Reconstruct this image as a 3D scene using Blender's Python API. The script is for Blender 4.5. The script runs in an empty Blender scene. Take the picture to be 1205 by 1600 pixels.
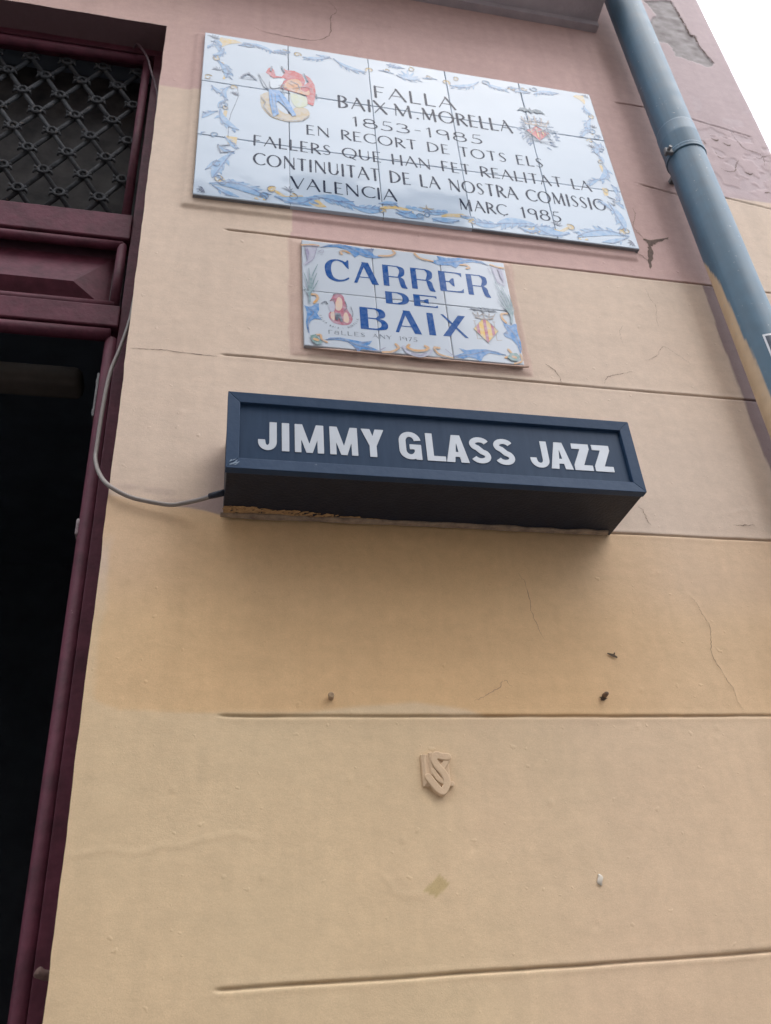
import bpy, bmesh, math, random
import numpy as np
from mathutils import Vector, Matrix
C = bpy.context.scene
R = math.radians
# ------------------------------------------------------------------ camera, sky, sun, exposure
cd = bpy.data.cameras.new('camera'); cam = bpy.data.objects.new('camera', cd); C.collection.objects.link(cam)
M3 = [[0.977409, -0.049612, -0.205449], [-0.200277, -0.527978, -0.825305], [-0.067528, 0.847808, -0.525986]]
cam.matrix_world = Matrix.Translation((0.0609, -1.1858, 1.5558)) @ Matrix(M3).to_4x4()
cd.sensor_fit = 'VERTICAL'; cd.sensor_height = 36; cd.sensor_width = 27.11; cd.lens = 29.91
cd.clip_start = 0.02; cd.clip_end = 2000
cd.dof.use_dof = True; cd.dof.focus_distance = 1.38; cd.dof.aperture_fstop = 8
C.camera = cam
SUN_EL, SUN_AZ = R(60), R(28)        # height of the light, swing to the right of straight-on
w = bpy.data.worlds.new('World'); C.world = w; w.use_nodes = True
nt = w.node_tree; bg = nt.nodes['Background']
sky = nt.nodes.new('ShaderNodeTexSky'); sky.sky_type = 'NISHITA'; sky.sun_disc = False
sky.sun_elevation = SUN_EL; sky.sun_rotation = math.pi - SUN_AZ
sky.air_density = 1.0; sky.dust_density = 4.0; sky.ozone_density = 1.0
cloud = nt.nodes.new('ShaderNodeMix'); cloud.data_type = 'RGBA'; cloud.inputs[0].default_value = 0.72      # bright high overcast over the blue
cloud.inputs[7].default_value = (11.5, 12.3, 13.2, 1)
nt.links.new(sky.outputs[0], cloud.inputs[6]); nt.links.new(cloud.outputs[2], bg.inputs[0]); bg.inputs[1].default_value = 0.15
sl = bpy.data.lights.new('sun', 'SUN'); sl.energy = 0.6; sl.angle = R(62); sl.color = (1, 0.95, 0.88)
so = bpy.data.objects.new('sun', sl); C.collection.objects.link(so)
sd = Vector((math.sin(SUN_AZ)*math.cos(SUN_EL), -math.cos(SUN_AZ)*math.cos(SUN_EL), math.sin(SUN_EL)))
so.rotation_euler = sd.to_track_quat('Z', 'Y').to_euler(); so.location = (3, -4, 12)
C.view_settings.view_transform = 'Standard'; C.view_settings.look = 'None'
C.view_settings.exposure = 1.1; C.view_settings.gamma = 1; C.view_settings.use_curve_mapping = False
C.cycles.max_bounces = 8

rng = random.Random(7); nrs = np.random.RandomState(5)
# ------------------------------------------------------------------ materials
def mat(name, col, rough=0.6, spec=0.5, var=0.12, scale=18, bump=0.0, bscale=150, col2=None, metal=0.0, coat=0.0, stretch=None, chips=None):
    m = bpy.data.materials.new(name); m.use_nodes = True; n = m.node_tree; N = n.nodes; L = n.links
    p = N['Principled BSDF']; p.inputs['Roughness'].default_value = rough
    p.inputs['Specular IOR Level'].default_value = spec; p.inputs['Metallic'].default_value = metal
    p.inputs['Coat Weight'].default_value = coat
    tc = N.new('ShaderNodeTexCoord'); no = N.new('ShaderNodeTexNoise')
    no.inputs['Scale'].default_value = scale; no.inputs['Detail'].default_value = 6; no.inputs['Roughness'].default_value = 0.65
    if stretch:
        mp = N.new('ShaderNodeMapping'); mp.inputs['Scale'].default_value = stretch; L.new(tc.outputs['Object'], mp.inputs[0]); L.new(mp.outputs[0], no.inputs['Vector'])
    else: L.new(tc.outputs['Object'], no.inputs['Vector'])
    mr = N.new('ShaderNodeMapRange'); mr.inputs[1].default_value = 0.3; mr.inputs[2].default_value = 0.7
    L.new(no.outputs['Fac'], mr.inputs[0])
    mx = N.new('ShaderNodeMix'); mx.data_type = 'RGBA'
    c = list(col)+[1]; d = (list(col2)+[1]) if col2 else [v*(1-var) for v in col]+[1]
    mx.inputs[6].default_value = c; mx.inputs[7].default_value = d
    L.new(mr.outputs[0], mx.inputs[0]); L.new(mx.outputs[2], p.inputs['Base Color'])
    if chips:      # sparse scuffs and chips: colour, scale, threshold
        cn_ = N.new('ShaderNodeTexNoise'); cn_.inputs['Scale'].default_value = chips[1]; cn_.inputs['Detail'].default_value = 8; cn_.inputs['Roughness'].default_value = .7; L.new(tc.outputs['Object'], cn_.inputs['Vector'])
        cm = N.new('ShaderNodeMapRange'); cm.inputs[1].default_value = chips[2]; cm.inputs[2].default_value = chips[2]+.03; L.new(cn_.outputs['Fac'], cm.inputs[0])
        m2 = N.new('ShaderNodeMix'); m2.data_type = 'RGBA'; m2.inputs[7].default_value = list(chips[0])+[1]; L.new(mx.outputs[2], m2.inputs[6]); L.new(cm.outputs[0], m2.inputs[0]); L.new(m2.outputs[2], p.inputs['Base Color'])
    if bump:
        b2 = N.new('ShaderNodeTexNoise'); b2.inputs['Scale'].default_value = bscale; b2.inputs['Detail'].default_value = 5
        L.new(tc.outputs['Object'], b2.inputs['Vector'])
        b = N.new('ShaderNodeBump'); b.inputs['Strength'].default_value = bump; b.inputs['Distance'].default_value = 0.003
        L.new(b2.outputs['Fac'], b.inputs['Height']); L.new(b.outputs[0], p.inputs['Normal'])
    return m

SPEC = 0.20
def tile_mat(name, col, cell, origin, opacity=1.0, white=(0.45, 0.53, 0.63), rough=0.07, amp=0.03, gap=0.25, spec=None):
    """glazed tile: every tile hangs a touch out of true, the glaze is slightly wavy; paint is brushed on thin"""
    m = bpy.data.materials.new(name); m.use_nodes = True; n = m.node_tree; N = n.nodes; L = n.links
    p = N['Principled BSDF']; p.inputs['Roughness'].default_value = rough; p.inputs['Specular IOR Level'].default_value = SPEC if spec is None else spec
    g = N.new('ShaderNodeNewGeometry')
    sub = N.new('ShaderNodeVectorMath'); sub.operation = 'SUBTRACT'; sub.inputs[1].default_value = origin
    L.new(g.outputs['Position'], sub.inputs[0])
    dv = N.new('ShaderNodeVectorMath'); dv.operation = 'DIVIDE'; dv.inputs[1].default_value = (cell, 100, cell)
    L.new(sub.outputs[0], dv.inputs[0])
    fl = N.new('ShaderNodeVectorMath'); fl.operation = 'FLOOR'; L.new(dv.outputs[0], fl.inputs[0])
    wn = N.new('ShaderNodeTexWhiteNoise'); wn.noise_dimensions = '3D'; L.new(fl.outputs[0], wn.inputs['Vector'])
    s2 = N.new('ShaderNodeVectorMath'); s2.operation = 'SUBTRACT'; s2.inputs[1].default_value = (.5, .5, .5)
    L.new(wn.outputs['Color'], s2.inputs[0])
    sc = N.new('ShaderNodeVectorMath'); sc.operation = 'SCALE'; sc.inputs['Scale'].default_value = amp; L.new(s2.outputs[0], sc.inputs[0])
    ad = N.new('ShaderNodeVectorMath'); ad.operation = 'ADD'; L.new(g.outputs['Normal'], ad.inputs[0]); L.new(sc.outputs[0], ad.inputs[1])
    nm = N.new('ShaderNodeVectorMath'); nm.operation = 'NORMALIZE'; L.new(ad.outputs[0], nm.inputs[0])
    wv = N.new('ShaderNodeTexNoise'); wv.inputs['Scale'].default_value = 9; wv.inputs['Detail'].default_value = 2
    L.new(g.outputs['Position'], wv.inputs['Vector'])
    b = N.new('ShaderNodeBump'); b.inputs['Strength'].default_value = 0.25; b.inputs['Distance'].default_value = 0.004
    L.new(wv.outputs['Fac'], b.inputs['Height']); L.new(nm.outputs[0], b.inputs['Normal']); L.new(b.outputs[0], p.inputs['Normal'])
    no = N.new('ShaderNodeTexNoise'); no.inputs['Scale'].default_value = 95; no.inputs['Detail'].default_value = 4
    L.new(g.outputs['Position'], no.inputs['Vector'])
    mr = N.new('ShaderNodeMapRange'); mr.inputs[1].default_value = 0.32; mr.inputs[2].default_value = 0.68
    mr.inputs[3].default_value = opacity*(1-gap*2); mr.inputs[4].default_value = opacity
    L.new(no.outputs['Fac'], mr.inputs[0])
    mx = N.new('ShaderNodeMix'); mx.data_type = 'RGBA'
    mx.inputs[6].default_value = list(white)+[1]; mx.inputs[7].default_value = list(col)+[1]
    L.new(mr.outputs[0], mx.inputs[0]); L.new(mx.outputs[2], p.inputs['Base Color'])
    return m

# ------------------------------------------------------------------ object helpers
def thing(name, label, cat, loc, group=None):
    o = bpy.data.objects.new(name, None); C.collection.objects.link(o); o.location = loc
    o.empty_display_size = 0.1
    o['label'] = label; o['category'] = cat
    if group: o['group'] = group
    return o
def world_loc(p):
    v = Vector((0, 0, 0))
    while p: v += p.location; p = p.parent
    return v
def mk(name, V, F, mats, parent=None, mi=None, smooth=False):
    """V in world coordinates; stored relative to the parent"""
    off = np.array(world_loc(parent))
    me = bpy.data.meshes.new(name); me.from_pydata((np.asarray(V, float).reshape(-1, 3)-off).tolist(), [], [list(f) for f in F])
    for m in (mats if isinstance(mats, (list, tuple)) else [mats]): me.materials.append(m)
    if mi is not None: me.polygons.foreach_set('material_index', np.asarray(mi, np.int32))
    if smooth: me.polygons.foreach_set('use_smooth', np.ones(len(me.polygons), bool))
    me.update()
    o = bpy.data.objects.new(name, me); C.collection.objects.link(o)
    if parent: o.parent = parent
    return o
def mk_bm(name, bm, mats, parent=None, smooth=False):
    bmesh.ops.recalc_face_normals(bm, faces=bm.faces)
    off = world_loc(parent)
    bmesh.ops.translate(bm, vec=-off, verts=bm.verts)
    me = bpy.data.meshes.new(name); bm.to_mesh(me); bm.free()
    for m in (mats if isinstance(mats, (list, tuple)) else [mats]): me.materials.append(m)
    if smooth:
        for p in me.polygons: p.use_smooth = True
    o = bpy.data.objects.new(name, me); C.collection.objects.link(o)
    if parent: o.parent = parent
    return o
def tag(o, label, cat, group=None):
    o['label'] = label; o['category'] = cat
    if group: o['group'] = group
    return o
def structure(o): o['kind'] = 'structure'; return o
def add_box(bm, a, b, bev=0.0, seg=2):
    r = bmesh.ops.create_cube(bm, size=1.0)
    c = [(a[i]+b[i])/2 for i in range(3)]; s = [abs(b[i]-a[i]) for i in range(3)]
    bmesh.ops.scale(bm, vec=s, verts=r['verts']); bmesh.ops.translate(bm, vec=c, verts=r['verts'])
    if bev:
        ed = list({e for v in r['verts'] for e in v.link_edges})
        bmesh.ops.bevel(bm, geom=ed, offset=bev, segments=seg, profile=0.5, affect='EDGES')
def catmull(pts, n=6):
    P = [np.array(p, float) for p in pts]; P = [2*P[0]-P[1]]+P+[2*P[-1]-P[-2]]; out = []
    for i in range(1, len(P)-2):
        for k in range(n):
            t = k/n
            out.append(.5*((2*P[i])+(-P[i-1]+P[i+1])*t+(2*P[i-1]-5*P[i]+4*P[i+1]-P[i+2])*t*t+(-P[i-1]+3*P[i]-3*P[i+1]+P[i+2])*t**3))
    out.append(P[-2]); return out
def tube(pts, rad, nseg=10, cap=True):
    """sweep a circle; rad may be a list"""
    P = [Vector(p) for p in pts]; n = len(P); V = []; F = []
    ref = Vector((0.13, 0.21, 1)).normalized()
    for i, p in enumerate(P):
        t = (P[min(i+1, n-1)]-P[max(i-1, 0)]).normalized()
        rf = ref if abs(t.dot(ref)) < .95 else Vector((1, 0, 0))
        u = t.cross(rf).normalized(); v = t.cross(u).normalized()
        r = rad[i] if isinstance(rad, (list, tuple)) else rad
        for k in range(nseg):
            a = 2*math.pi*k/nseg; V.append(tuple(p+u*(r*math.cos(a))+v*(r*math.sin(a))))
    for i in range(n-1):
        for k in range(nseg):
            a = i*nseg+k; b = i*nseg+(k+1) % nseg; F.append((a, b, b+nseg, a+nseg))
    if cap: F.append(tuple(range(nseg))[::-1]); F.append(tuple(range((n-1)*nseg, n*nseg)))
    return V, F
def lathe_z(cx, cy, prof, n=48):
    V = []; F = []
    for r, z in prof:
        for k in range(n):
            a = 2*math.pi*k/n; V.append((cx+r*math.cos(a), cy+r*math.sin(a), z))
    for i in range(len(prof)-1):
        for k in range(n):
            a = i*n+k; b = i*n+(k+1) % n; F.append((a, b, b+n, a+n))
    return V, F
def merge(parts):
    V = []; F = []
    for v, f in parts:
        o = len(V); V += [tuple(x) for x in v]; F += [tuple(i+o for i in q) for q in f]
    return V, F

# ------------------------------------------------------------------ drawn shapes: signed distance -> contour -> filled mesh
def cap_(pts):            # brush stroke [(x, y, radius)...]
    return ('cap', np.array(pts, float))
def poly_(pts): return ('poly', np.array(pts, float))
def sub_(pts): return ('sub', np.array(pts, float))
def d_poly(X, Y, P):
    d = np.full(X.shape, 1e9); ins = np.zeros(X.shape, bool); n = len(P)
    for i in range(n):
        a = P[i]; b = P[(i+1) % n]; e = b-a; wx = X-a[0]; wy = Y-a[1]
        t = np.clip((wx*e[0]+wy*e[1])/max(e@e, 1e-12), 0, 1)
        d = np.minimum(d, (wx-e[0]*t)**2+(wy-e[1]*t)**2)
        c = ((a[1] <= Y) & (b[1] > Y)) | ((b[1] <= Y) & (a[1] > Y))
        if a[1] != b[1]:
            xs = a[0]+(Y-a[1])/(b[1]-a[1])*e[0]; ins ^= c & (X < xs)
    d = np.sqrt(d); return np.where(ins, -d, d)
def field(prims, h, inflate=0.0):
    pts = np.concatenate([p[1][:, :2] for p in prims if p[0] != 'sub'])
    rm = max([p[1][:, 2].max() for p in prims if p[0] == 'cap'], default=0)+inflate+4*h
    x0, y0 = pts.min(0)-rm; x1, y1 = pts.max(0)+rm
    nx = int((x1-x0)/h)+2; ny = int((y1-y0)/h)+2
    F = np.full((ny, nx), 1e3)
    def win(P, r):
        a = np.maximum(((P.min(0)-r-np.array([x0, y0]))/h).astype(int)-1, 0)
        b = np.minimum(((P.max(0)+r-np.array([x0, y0]))/h).astype(int)+3, [nx, ny]); a = np.minimum(a, [nx-1, ny-1]); b = np.maximum(b, a+1)
        X, Y = np.meshgrid(x0+np.arange(a[0], b[0])*h, y0+np.arange(a[1], b[1])*h)
        return a, b, X, Y
    for k, P in prims:
        if k == 'cap':
            for i in range(len(P)-1):
                A, B = P[i], P[i+1]; a, b, X, Y = win(np.array([A[:2], B[:2]]), max(A[2], B[2])+3*h)
                e = B[:2]-A[:2]; t = np.clip(((X-A[0])*e[0]+(Y-A[1])*e[1])/max(e@e, 1e-12), 0, 1)
                d = np.hypot(X-A[0]-e[0]*t, Y-A[1]-e[1]*t)-(A[2]+(B[2]-A[2])*t)
                F[a[1]:b[1], a[0]:b[0]] = np.minimum(F[a[1]:b[1], a[0]:b[0]], d)
        elif k == 'poly':
            a, b, X, Y = win(P[:, :2], 3*h); F[a[1]:b[1], a[0]:b[0]] = np.minimum(F[a[1]:b[1], a[0]:b[0]], d_poly(X, Y, P))
    for k, P in prims:
        if k == 'sub':
            a, b, X, Y = win(P[:, :2], 3*h); F[a[1]:b[1], a[0]:b[0]] = np.maximum(F[a[1]:b[1], a[0]:b[0]], -d_poly(X, Y, P))
    return F-inflate, x0, y0
def contours(F, x0, y0, h):
    S = F < 0; ny, nx = F.shape
    code = S[:-1, :-1]*1+S[:-1, 1:]*2+S[1:, 1:]*4+S[1:, :-1]*8
    T = {1: [(3, 0)], 2: [(0, 1)], 3: [(3, 1)], 4: [(1, 2)], 5: [(3, 2), (1, 0)], 6: [(0, 2)], 7: [(3, 2)], 8: [(2, 3)], 9: [(2, 0)],
         10: [(0, 3), (2, 1)], 11: [(2, 1)], 12: [(1, 3)], 13: [(1, 0)], 14: [(0, 3)]}
    nxt = {}
    for j, i in np.argwhere((code > 0) & (code < 15)):
        ek = ((0, j, i), (1, j, i+1), (0, j+1, i), (1, j, i))
        for s, e in T[int(code[j, i])]: nxt[ek[s]] = ek[e]
    def pt(k):
        d, j, i = k
        if d == 0: a, b = F[j, i], F[j, i+1]; return (x0+(i+a/(a-b))*h, y0+j*h)
        a, b = F[j, i], F[j+1, i]; return (x0+i*h, y0+(j+a/(a-b))*h)
    loops = []
    while nxt:
        s = next(iter(nxt)); k = s; lp = []
        while k in nxt: lp.append(pt(k)); k = nxt.pop(k)
        if len(lp) < 5: continue
        P = np.array(lp); keep = [0]                    # drop points that lie on a straight run
        for i in range(1, len(P)-1):
            a = P[keep[-1]]; b = P[i+1]; e = b-a; l = np.hypot(*e)
            if l > 1e-9 and (abs(e[0]*(P[i]-a)[1]-e[1]*(P[i]-a)[0])/l > h*0.05 or np.hypot(*(P[i]-a)) > 10*h): keep.append(i)
        if len(keep) > 3: loops.append(P[keep])
    return loops
def shape_mesh(prims, h, extrude=0.0, bevel=0.0, inflate=0.0, bres=2):
    F, x0, y0 = field(prims, h, inflate); loops = contours(F, x0, y0, h)
    cu = bpy.data.curves.new('shape', 'CURVE'); cu.dimensions = '2D'; cu.fill_mode = 'BOTH'
    cu.extrude = extrude; cu.bevel_depth = bevel; cu.bevel_resolution = bres; cu.offset = -bevel
    for lp in loops:
        s = cu.splines.new('POLY'); s.points.add(len(lp)-1)
        s.points.foreach_set('co', np.concatenate([lp, np.zeros((len(lp), 1)), np.ones((len(lp), 1))], 1).ravel().astype(np.float32))
        s.use_cyclic_u = True
    ob = bpy.data.objects.new('shape', cu); me = bpy.data.meshes.new_from_object(ob)
    V = np.zeros(len(me.vertices)*3, np.float32); me.vertices.foreach_get('co', V); V = V.reshape(-1, 3)
    Fs = [tuple(p.vertices) for p in me.polygons]
    bpy.data.objects.remove(ob); bpy.data.curves.remove(cu); bpy.data.meshes.remove(me)
    return V.astype(float), Fs
def on_wall(V, ox, oy, oz):     # drawing plane (x, y) -> wall plane (X, Z); drawing z comes out of the wall
    return np.stack([V[:, 0]+ox, oy-V[:, 2], V[:, 1]+oz], 1)
def painted(name, layers, ox, oy, oz, parent, h=0.0008, step=0.00025):
    VV = []; FF = []; mi = []; mats = []; n = 0
    for k, (prims, m) in enumerate(layers):
        if not prims: continue
        V, Fs = shape_mesh(prims, h); W = on_wall(V, ox, oy-step*(k+1), oz)
        VV.append(W); FF += [tuple(i+n for i in f) for f in Fs]; n += len(W)
        if m not in mats: mats.append(m)
        mi += [mats.index(m)]*len(Fs)
    o = mk(name, np.concatenate(VV), FF, mats, parent, mi)
    return o

# ------------------------------------------------------------------ noise for the plaster
_G = nrs.rand(512, 512)
def vnoise(x, y):
    xi = np.floor(x).astype(int); yi = np.floor(y).astype(int); fx = x-xi; fy = y-yi
    fx = fx*fx*(3-2*fx); fy = fy*fy*(3-2*fy); g = lambda a, b: _G[a % 512, b % 512]
    return (g(xi, yi)*(1-fx)+g(xi+1, yi)*fx)*(1-fy)+(g(xi, yi+1)*(1-fx)+g(xi+1, yi+1)*fx)*fy
def fbm(x, y, o=4):
    s = 0; a = .5; t = 0
    for k in range(o): s = s+a*vnoise(x*2**k+17.3*k, y*2**k+5.1*k); t += a; a *= .5
    return s/t-.5
def sm(v, a, b): t = np.clip((v-a)/(b-a), 0, 1); return t*t*(3-2*t)

# ================================================================== SETTING
asphalt = mat('asphalt', (.05, .05, .052), .9, .3, .3, 40, .6, 300)
paving = mat('paving stone', (.42, .39, .36), .85, .3, .3, 6, .4, 120)
bm = bmesh.new(); add_box(bm, (-150, -150, -.3), (150, 150, -.12)); structure(mk_bm('ground', bm, asphalt))
bm = bmesh.new(); add_box(bm, (-40, -1.25, -.119), (3.2, 3.2, 0), .012); structure(mk_bm('pavement', bm, paving))
bm = bmesh.new(); add_box(bm, (-40, -5.4, -.119), (2.5, -3.6, 0), .012); structure(mk_bm('pavement_opposite', bm, paving))

# ------------------------------------------------------------------ the corner house
house = thing('corner_house', 'cream and pink plastered corner house with a maroon street door and scored block lines', 'house', (0, 0, 0))
DX0, DX1, DZ = -1.12, -0.092, 3.675       # door opening
WX = 1.525                                # street corner
GROOVES = [(2.971, .067, 1.54, -.002), (2.633, .071, 1.54, -.002), (2.2925, .092, 1.54, -.001), (1.958, .09, 1.54, 0), (1.6195, .098, 1.54, .007),
           (3.3145, 1.056, 1.192, -.03), (3.311, 1.27, 1.54, -.045), (3.656, 1.079, 1.19, 0), (3.648, 1.25, 1.478, -.055)]
CR = dict(
 ck1=[(999,3053),(1011,3043),(1020,3031)], ck1b=[(1029,3214),(1027,3184),(1014,3152),(1020,3125),(1033,3102)],
 ck2=[(1413,3603),(1424,3557),(1436,3531),(1470,3523),(1484,3512),(1511,3521)], ck3=[(1331,3426),(1348,3420),(1370,3426),(1384,3455),(1398,3476)],
 ck4=[(1336,3501),(1339,3477),(1352,3473)], ck4b=[(1301,3552),(1313,3540),(1316,3526)], ck5=[(1458,3503),(1469,3498),(1484,3512),(1473,3467)],
 ck5b=[(1430,3348),(1445,3354),(1451,3349)], cktop=[(308,3923),(332,3876),(315,3841),(306,3749),(252,3714),(185,3716),(144,3720),(109,3735)],
 ckl=[(-87,2628),(-48,2631),(-18,2631),(43,2628),(64,2627)], ckr1=[(709,2682),(722,2672),(731,2658),(736,2637)],
 ckr2=[(828,2642),(836,2658),(850,2667),(871,2673),(898,2682)], ckr3=[(937,2717),(964,2731),(982,2754),(993,2762),(1015,2744),(1045,2715)],
 ckr4=[(992,2937),(994,2906),(1003,2882),(995,2844),(993,2817)], ckr5=[(906,2811),(896,2789),(896,2760)],
 cko=[(884,2173),(895,2155),(898,2137),(906,2117),(902,2095),(895,2062),(903,2038),(909,2016),(916,2004),(916,1985),(924,1966)],
 cko2=[(471,1981),(487,1989),(501,1996),(515,2004),(524,2014),(535,2002)], cko3=[(576,2204),(586,2181),(589,2128),(601,2083)],
 ckbox=[(830,2352),(839,2342),(841,2324),(848,2312)])
RIDGE = dict(a=[(-85,1778),(-55,1782),(-40,1785),(-21,1780),(-6,1778),(10,1781),(25,1787),(52,1785),(63,1789),(78,1793),(103,1797),(119,1799),(146,1792)],
 b=[(314,1738),(321,1733),(326,1721),(336,1715),(367,1715)], c=[(1040,2331),(1043,2322),(1055,2320),(1062,2323),(1059,2358),(1041,2355),(1017,2346)],
 d=[(884,2173),(895,2155),(898,2137),(906,2117),(902,2095),(895,2062),(903,2038),(909,2016),(916,2004),(916,1985),(924,1966)])
CEMENT = np.array([(1317,4249),(1413,4284),(1421,4226),(1426,4161),(1429,4091),(1444,4088),(1444,4027),(1468,3945),(1440,3920),(1341,3953),(1345,3990),(1331,4017),(1298,4017),(1297,4122),(1339,4178)])/1000
SCRAPE = np.array([(367,1720),(390,1738),(404,1727),(384,1711)])/1000
DOTS = [(443,1771,-1),(602,1667,-1),(751,2001,1),(731,1941,1),(867,1940,1),(861,1921,1),(275,1867,1),(301,1859,1),(566,1830,1),(344,1785,1),(265,2198,-1),(155,1745,1),(35,1858,1)]
for _ in range(70): DOTS.append((rng.uniform(-80, 1400), rng.uniform(1540, 2900), rng.choice([-.5, .5, .4, .7])))
def d_line(x, z, pts):
    P = np.array(pts)/1000; d = np.full(x.shape, 9.)
    for a, b in zip(P[:-1], P[1:]):
        e = b-a; t = np.clip(((x-a[0])*e[0]+(z-a[1])*e[1])/(e@e), 0, 1)
        d = np.minimum(d, np.hypot(x-a[0]-e[0]*t, z-a[1]-e[1]*t))
    return d
def box_m(x, z, x0, x1, z0, z1, s):
    return sm(x, x0-s, x0)*(1-sm(x, x1, x1+s))*sm(z, z0-s, z0)*(1-sm(z, z1, z1+s))
def relief(x, z):
    d = .0016*fbm(x*5, z*7, 3)+.00045*fbm(x*22+9, z*30+4, 3)+.00018*fbm(x*80, z*160, 2)
    for zg, x0, x1, sl in GROOVES:
        zz = zg+sl*np.clip((x-x0)/max(x1-x0, .1), 0, 1)+.0022*fbm(x*9+zg*31, x*0+zg*7, 3)
        on = sm(x, x0-.003, x0+.012)*(1-sm(x, x1-.012, x1+.003))
        dep = .0040*(.8+.8*fbm(x*14+zg*3, x*0+3.3, 2))
        lip = .0004*np.exp(-((np.abs(z-zz)-.006)/.003)**2)
        d = d-on*dep*np.clip(1.2-np.abs(z-zz)/.0026, 0, 1)+on*lip
    d = d+.005*box_m(x, z, -.015, 1.002, 3.032, 3.656, .012)*(1-sm(x, .99, 1.0))
    d = d+.0016*box_m(x, z, .206, .672, 2.652, 2.957, .007)
    for p in RIDGE.values():
        m = (np.abs(x-np.mean([q[0] for q in p])/1000) < .25) & (np.abs(z-np.mean([q[1] for q in p])/1000) < .25)
        if m.any(): d[m] = d[m]+.0005*np.exp(-(d_line(x[m], z[m], p)/.0030)**2)
    for a, b, s in DOTS: d = d+s*.0012*np.exp(-(((x-a/1000)**2+(z-b/1000)**2)/.0032**2))
    c = d_poly(x+.014*fbm(x*60, z*60, 4), z+.014*fbm(x*60+50, z*60, 4), CEMENT); d = d-.0030*(1-sm(c, -.0022, .0006))
    # flaked paint right of the pipe
    fl = fbm(x*26+3, z*26+8, 4)+.06; d = d-.0012*sm(fl, .14, .155)*sm(x, 1.25, 1.3)*sm(z, 3.31, 3.36)*(1-sm(z, 3.60, 3.66))
    e = .007*np.clip((x-(WX-.016))/.016, 0, 1)**2
    return d-e
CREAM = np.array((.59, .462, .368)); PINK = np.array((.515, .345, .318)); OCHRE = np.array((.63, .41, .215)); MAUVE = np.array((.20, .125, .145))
def paint(x, z):
    j = .012*fbm(x*16, z*16, 4); k = .012*fbm(x*16+40, z*16+7, 4)
    X, Z = x+j, z+k
    n1 = fbm(x*2.2, z*2.2, 4); n2 = fbm(x*9, z*2.0, 4); n3 = fbm(x*40, z*55, 3)
    cr = CREAM[None]*np.ones((len(x), 1))
    cr = cr+(n1*.5)[:, None]*np.array((.03, -.01, -.05))
    t = (1-sm(z, 2.08, 2.22))[:, None]; cr = cr*(1-t)+t*(np.array((.63, .475, .30))+(n1*.7)[:, None]*np.array((.05, -.02, -.03))+(sm(x+.5*n1, .35, .75)*.55)[:, None]*np.array((.0, -.015, .035)))
    zb = np.where(Z < 0, 0, 0)+np.where(X < .01, 3.43, np.where(X < .203, 3.06, np.where(X < 1.22, 2.9705, 3.308)))
    pk = sm(z+.4*k, zb-.0035, zb+.0035)
    pc = PINK+(n1)[:, None]*np.array((.05, .03, .03))+(sm(x, 1.17, 1.25)*1.)[:, None]*np.array((-.09, -.02, .015))
    pc = pc+((1-sm(x, -.05, .02))*sm(z, 3.4, 3.5))[:, None]*np.array((.02, .02, .01))
    c = cr*(1-pk)[:, None]+pc*pk[:, None]
    # mortar round the small sign: pinkish cream
    mz = box_m(X, Z, .2, .676, 2.648, 2.97, .004)*.75; c = c*(1-mz)[:, None]+np.array((.50, .345, .29))*mz[:, None]
    # ochre course
    xs = np.array([-.2, -.093, -.067, -.044, .081, .217, .292, .379, .458, .487, 1.6]); zs = np.array([2.06, 1.99, 1.975, 1.965, 1.962, 1.963, 1.973, 1.977, 1.968, 1.957, 1.957])
    lo = np.interp(x, xs, zs); hi = np.interp(x, [-.1, 0, .03, .086, .3, 1.6], [2.32, 2.302, 2.301, 2.291, 2.2925, 2.2925])
    oc = sm(z+.5*k, lo-.004, lo+.004)*(1-sm(z+.3*k, hi-.003, hi+.003))
    str_ = (1-.45*sm(x+.3*n1, .62, .85))*(.62+.38*sm(x+.15*n1, -.06, .14))*(.9+.5*n1)
    edge = (1-sm(x+1.5*j, -.086, -.074))*.5*(1-sm(z, 2.2, 2.26))
    oc = oc*np.clip(str_-edge, 0, 1)
    c = c*(1-oc)[:, None]+OCHRE*oc[:, None]
    # mauve behind the drainpipe: old paint plus painted pipe shade; also beside the lamp box
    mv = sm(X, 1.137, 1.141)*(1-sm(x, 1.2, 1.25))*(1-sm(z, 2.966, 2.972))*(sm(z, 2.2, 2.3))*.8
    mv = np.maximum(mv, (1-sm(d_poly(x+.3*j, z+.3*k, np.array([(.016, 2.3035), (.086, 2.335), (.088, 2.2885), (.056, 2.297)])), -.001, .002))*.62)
    mv = np.maximum(mv, .38*sm(x, .03, .085)*(1-sm(x, .09, .1))*sm(z, 2.29, 2.31)*(1-sm(z, 2.37, 2.46)))  # soft shade left of the box sign, painted into the wall colour
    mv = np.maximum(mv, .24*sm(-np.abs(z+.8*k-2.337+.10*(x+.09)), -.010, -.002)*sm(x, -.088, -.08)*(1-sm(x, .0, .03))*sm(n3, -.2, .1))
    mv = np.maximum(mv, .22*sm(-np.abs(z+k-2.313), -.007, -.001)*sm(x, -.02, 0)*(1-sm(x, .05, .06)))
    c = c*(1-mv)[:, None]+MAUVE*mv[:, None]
    g = 1-sm(d_poly(x+.014*fbm(x*60, z*60, 4), z+.014*fbm(x*60+50, z*60, 4), CEMENT), -.0016, .0008)
    c = c*(1-g)[:, None]+(np.array((.235, .205, .205))+(n3*.25)[:, None])*g[:, None]
    s = 1-sm(d_poly(x+.2*j, z+.2*k, SCRAPE), -.001, .001); c = c*(1-s)[:, None]+np.array((.50, .37, .19))*s[:, None]
    c = c*(1+.09*n2+.06*n3+.10*n1+.06*fbm(x*7+3, z*70, 3)+.06*fbm(x*70, z*8+11, 2))[:, None]
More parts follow.
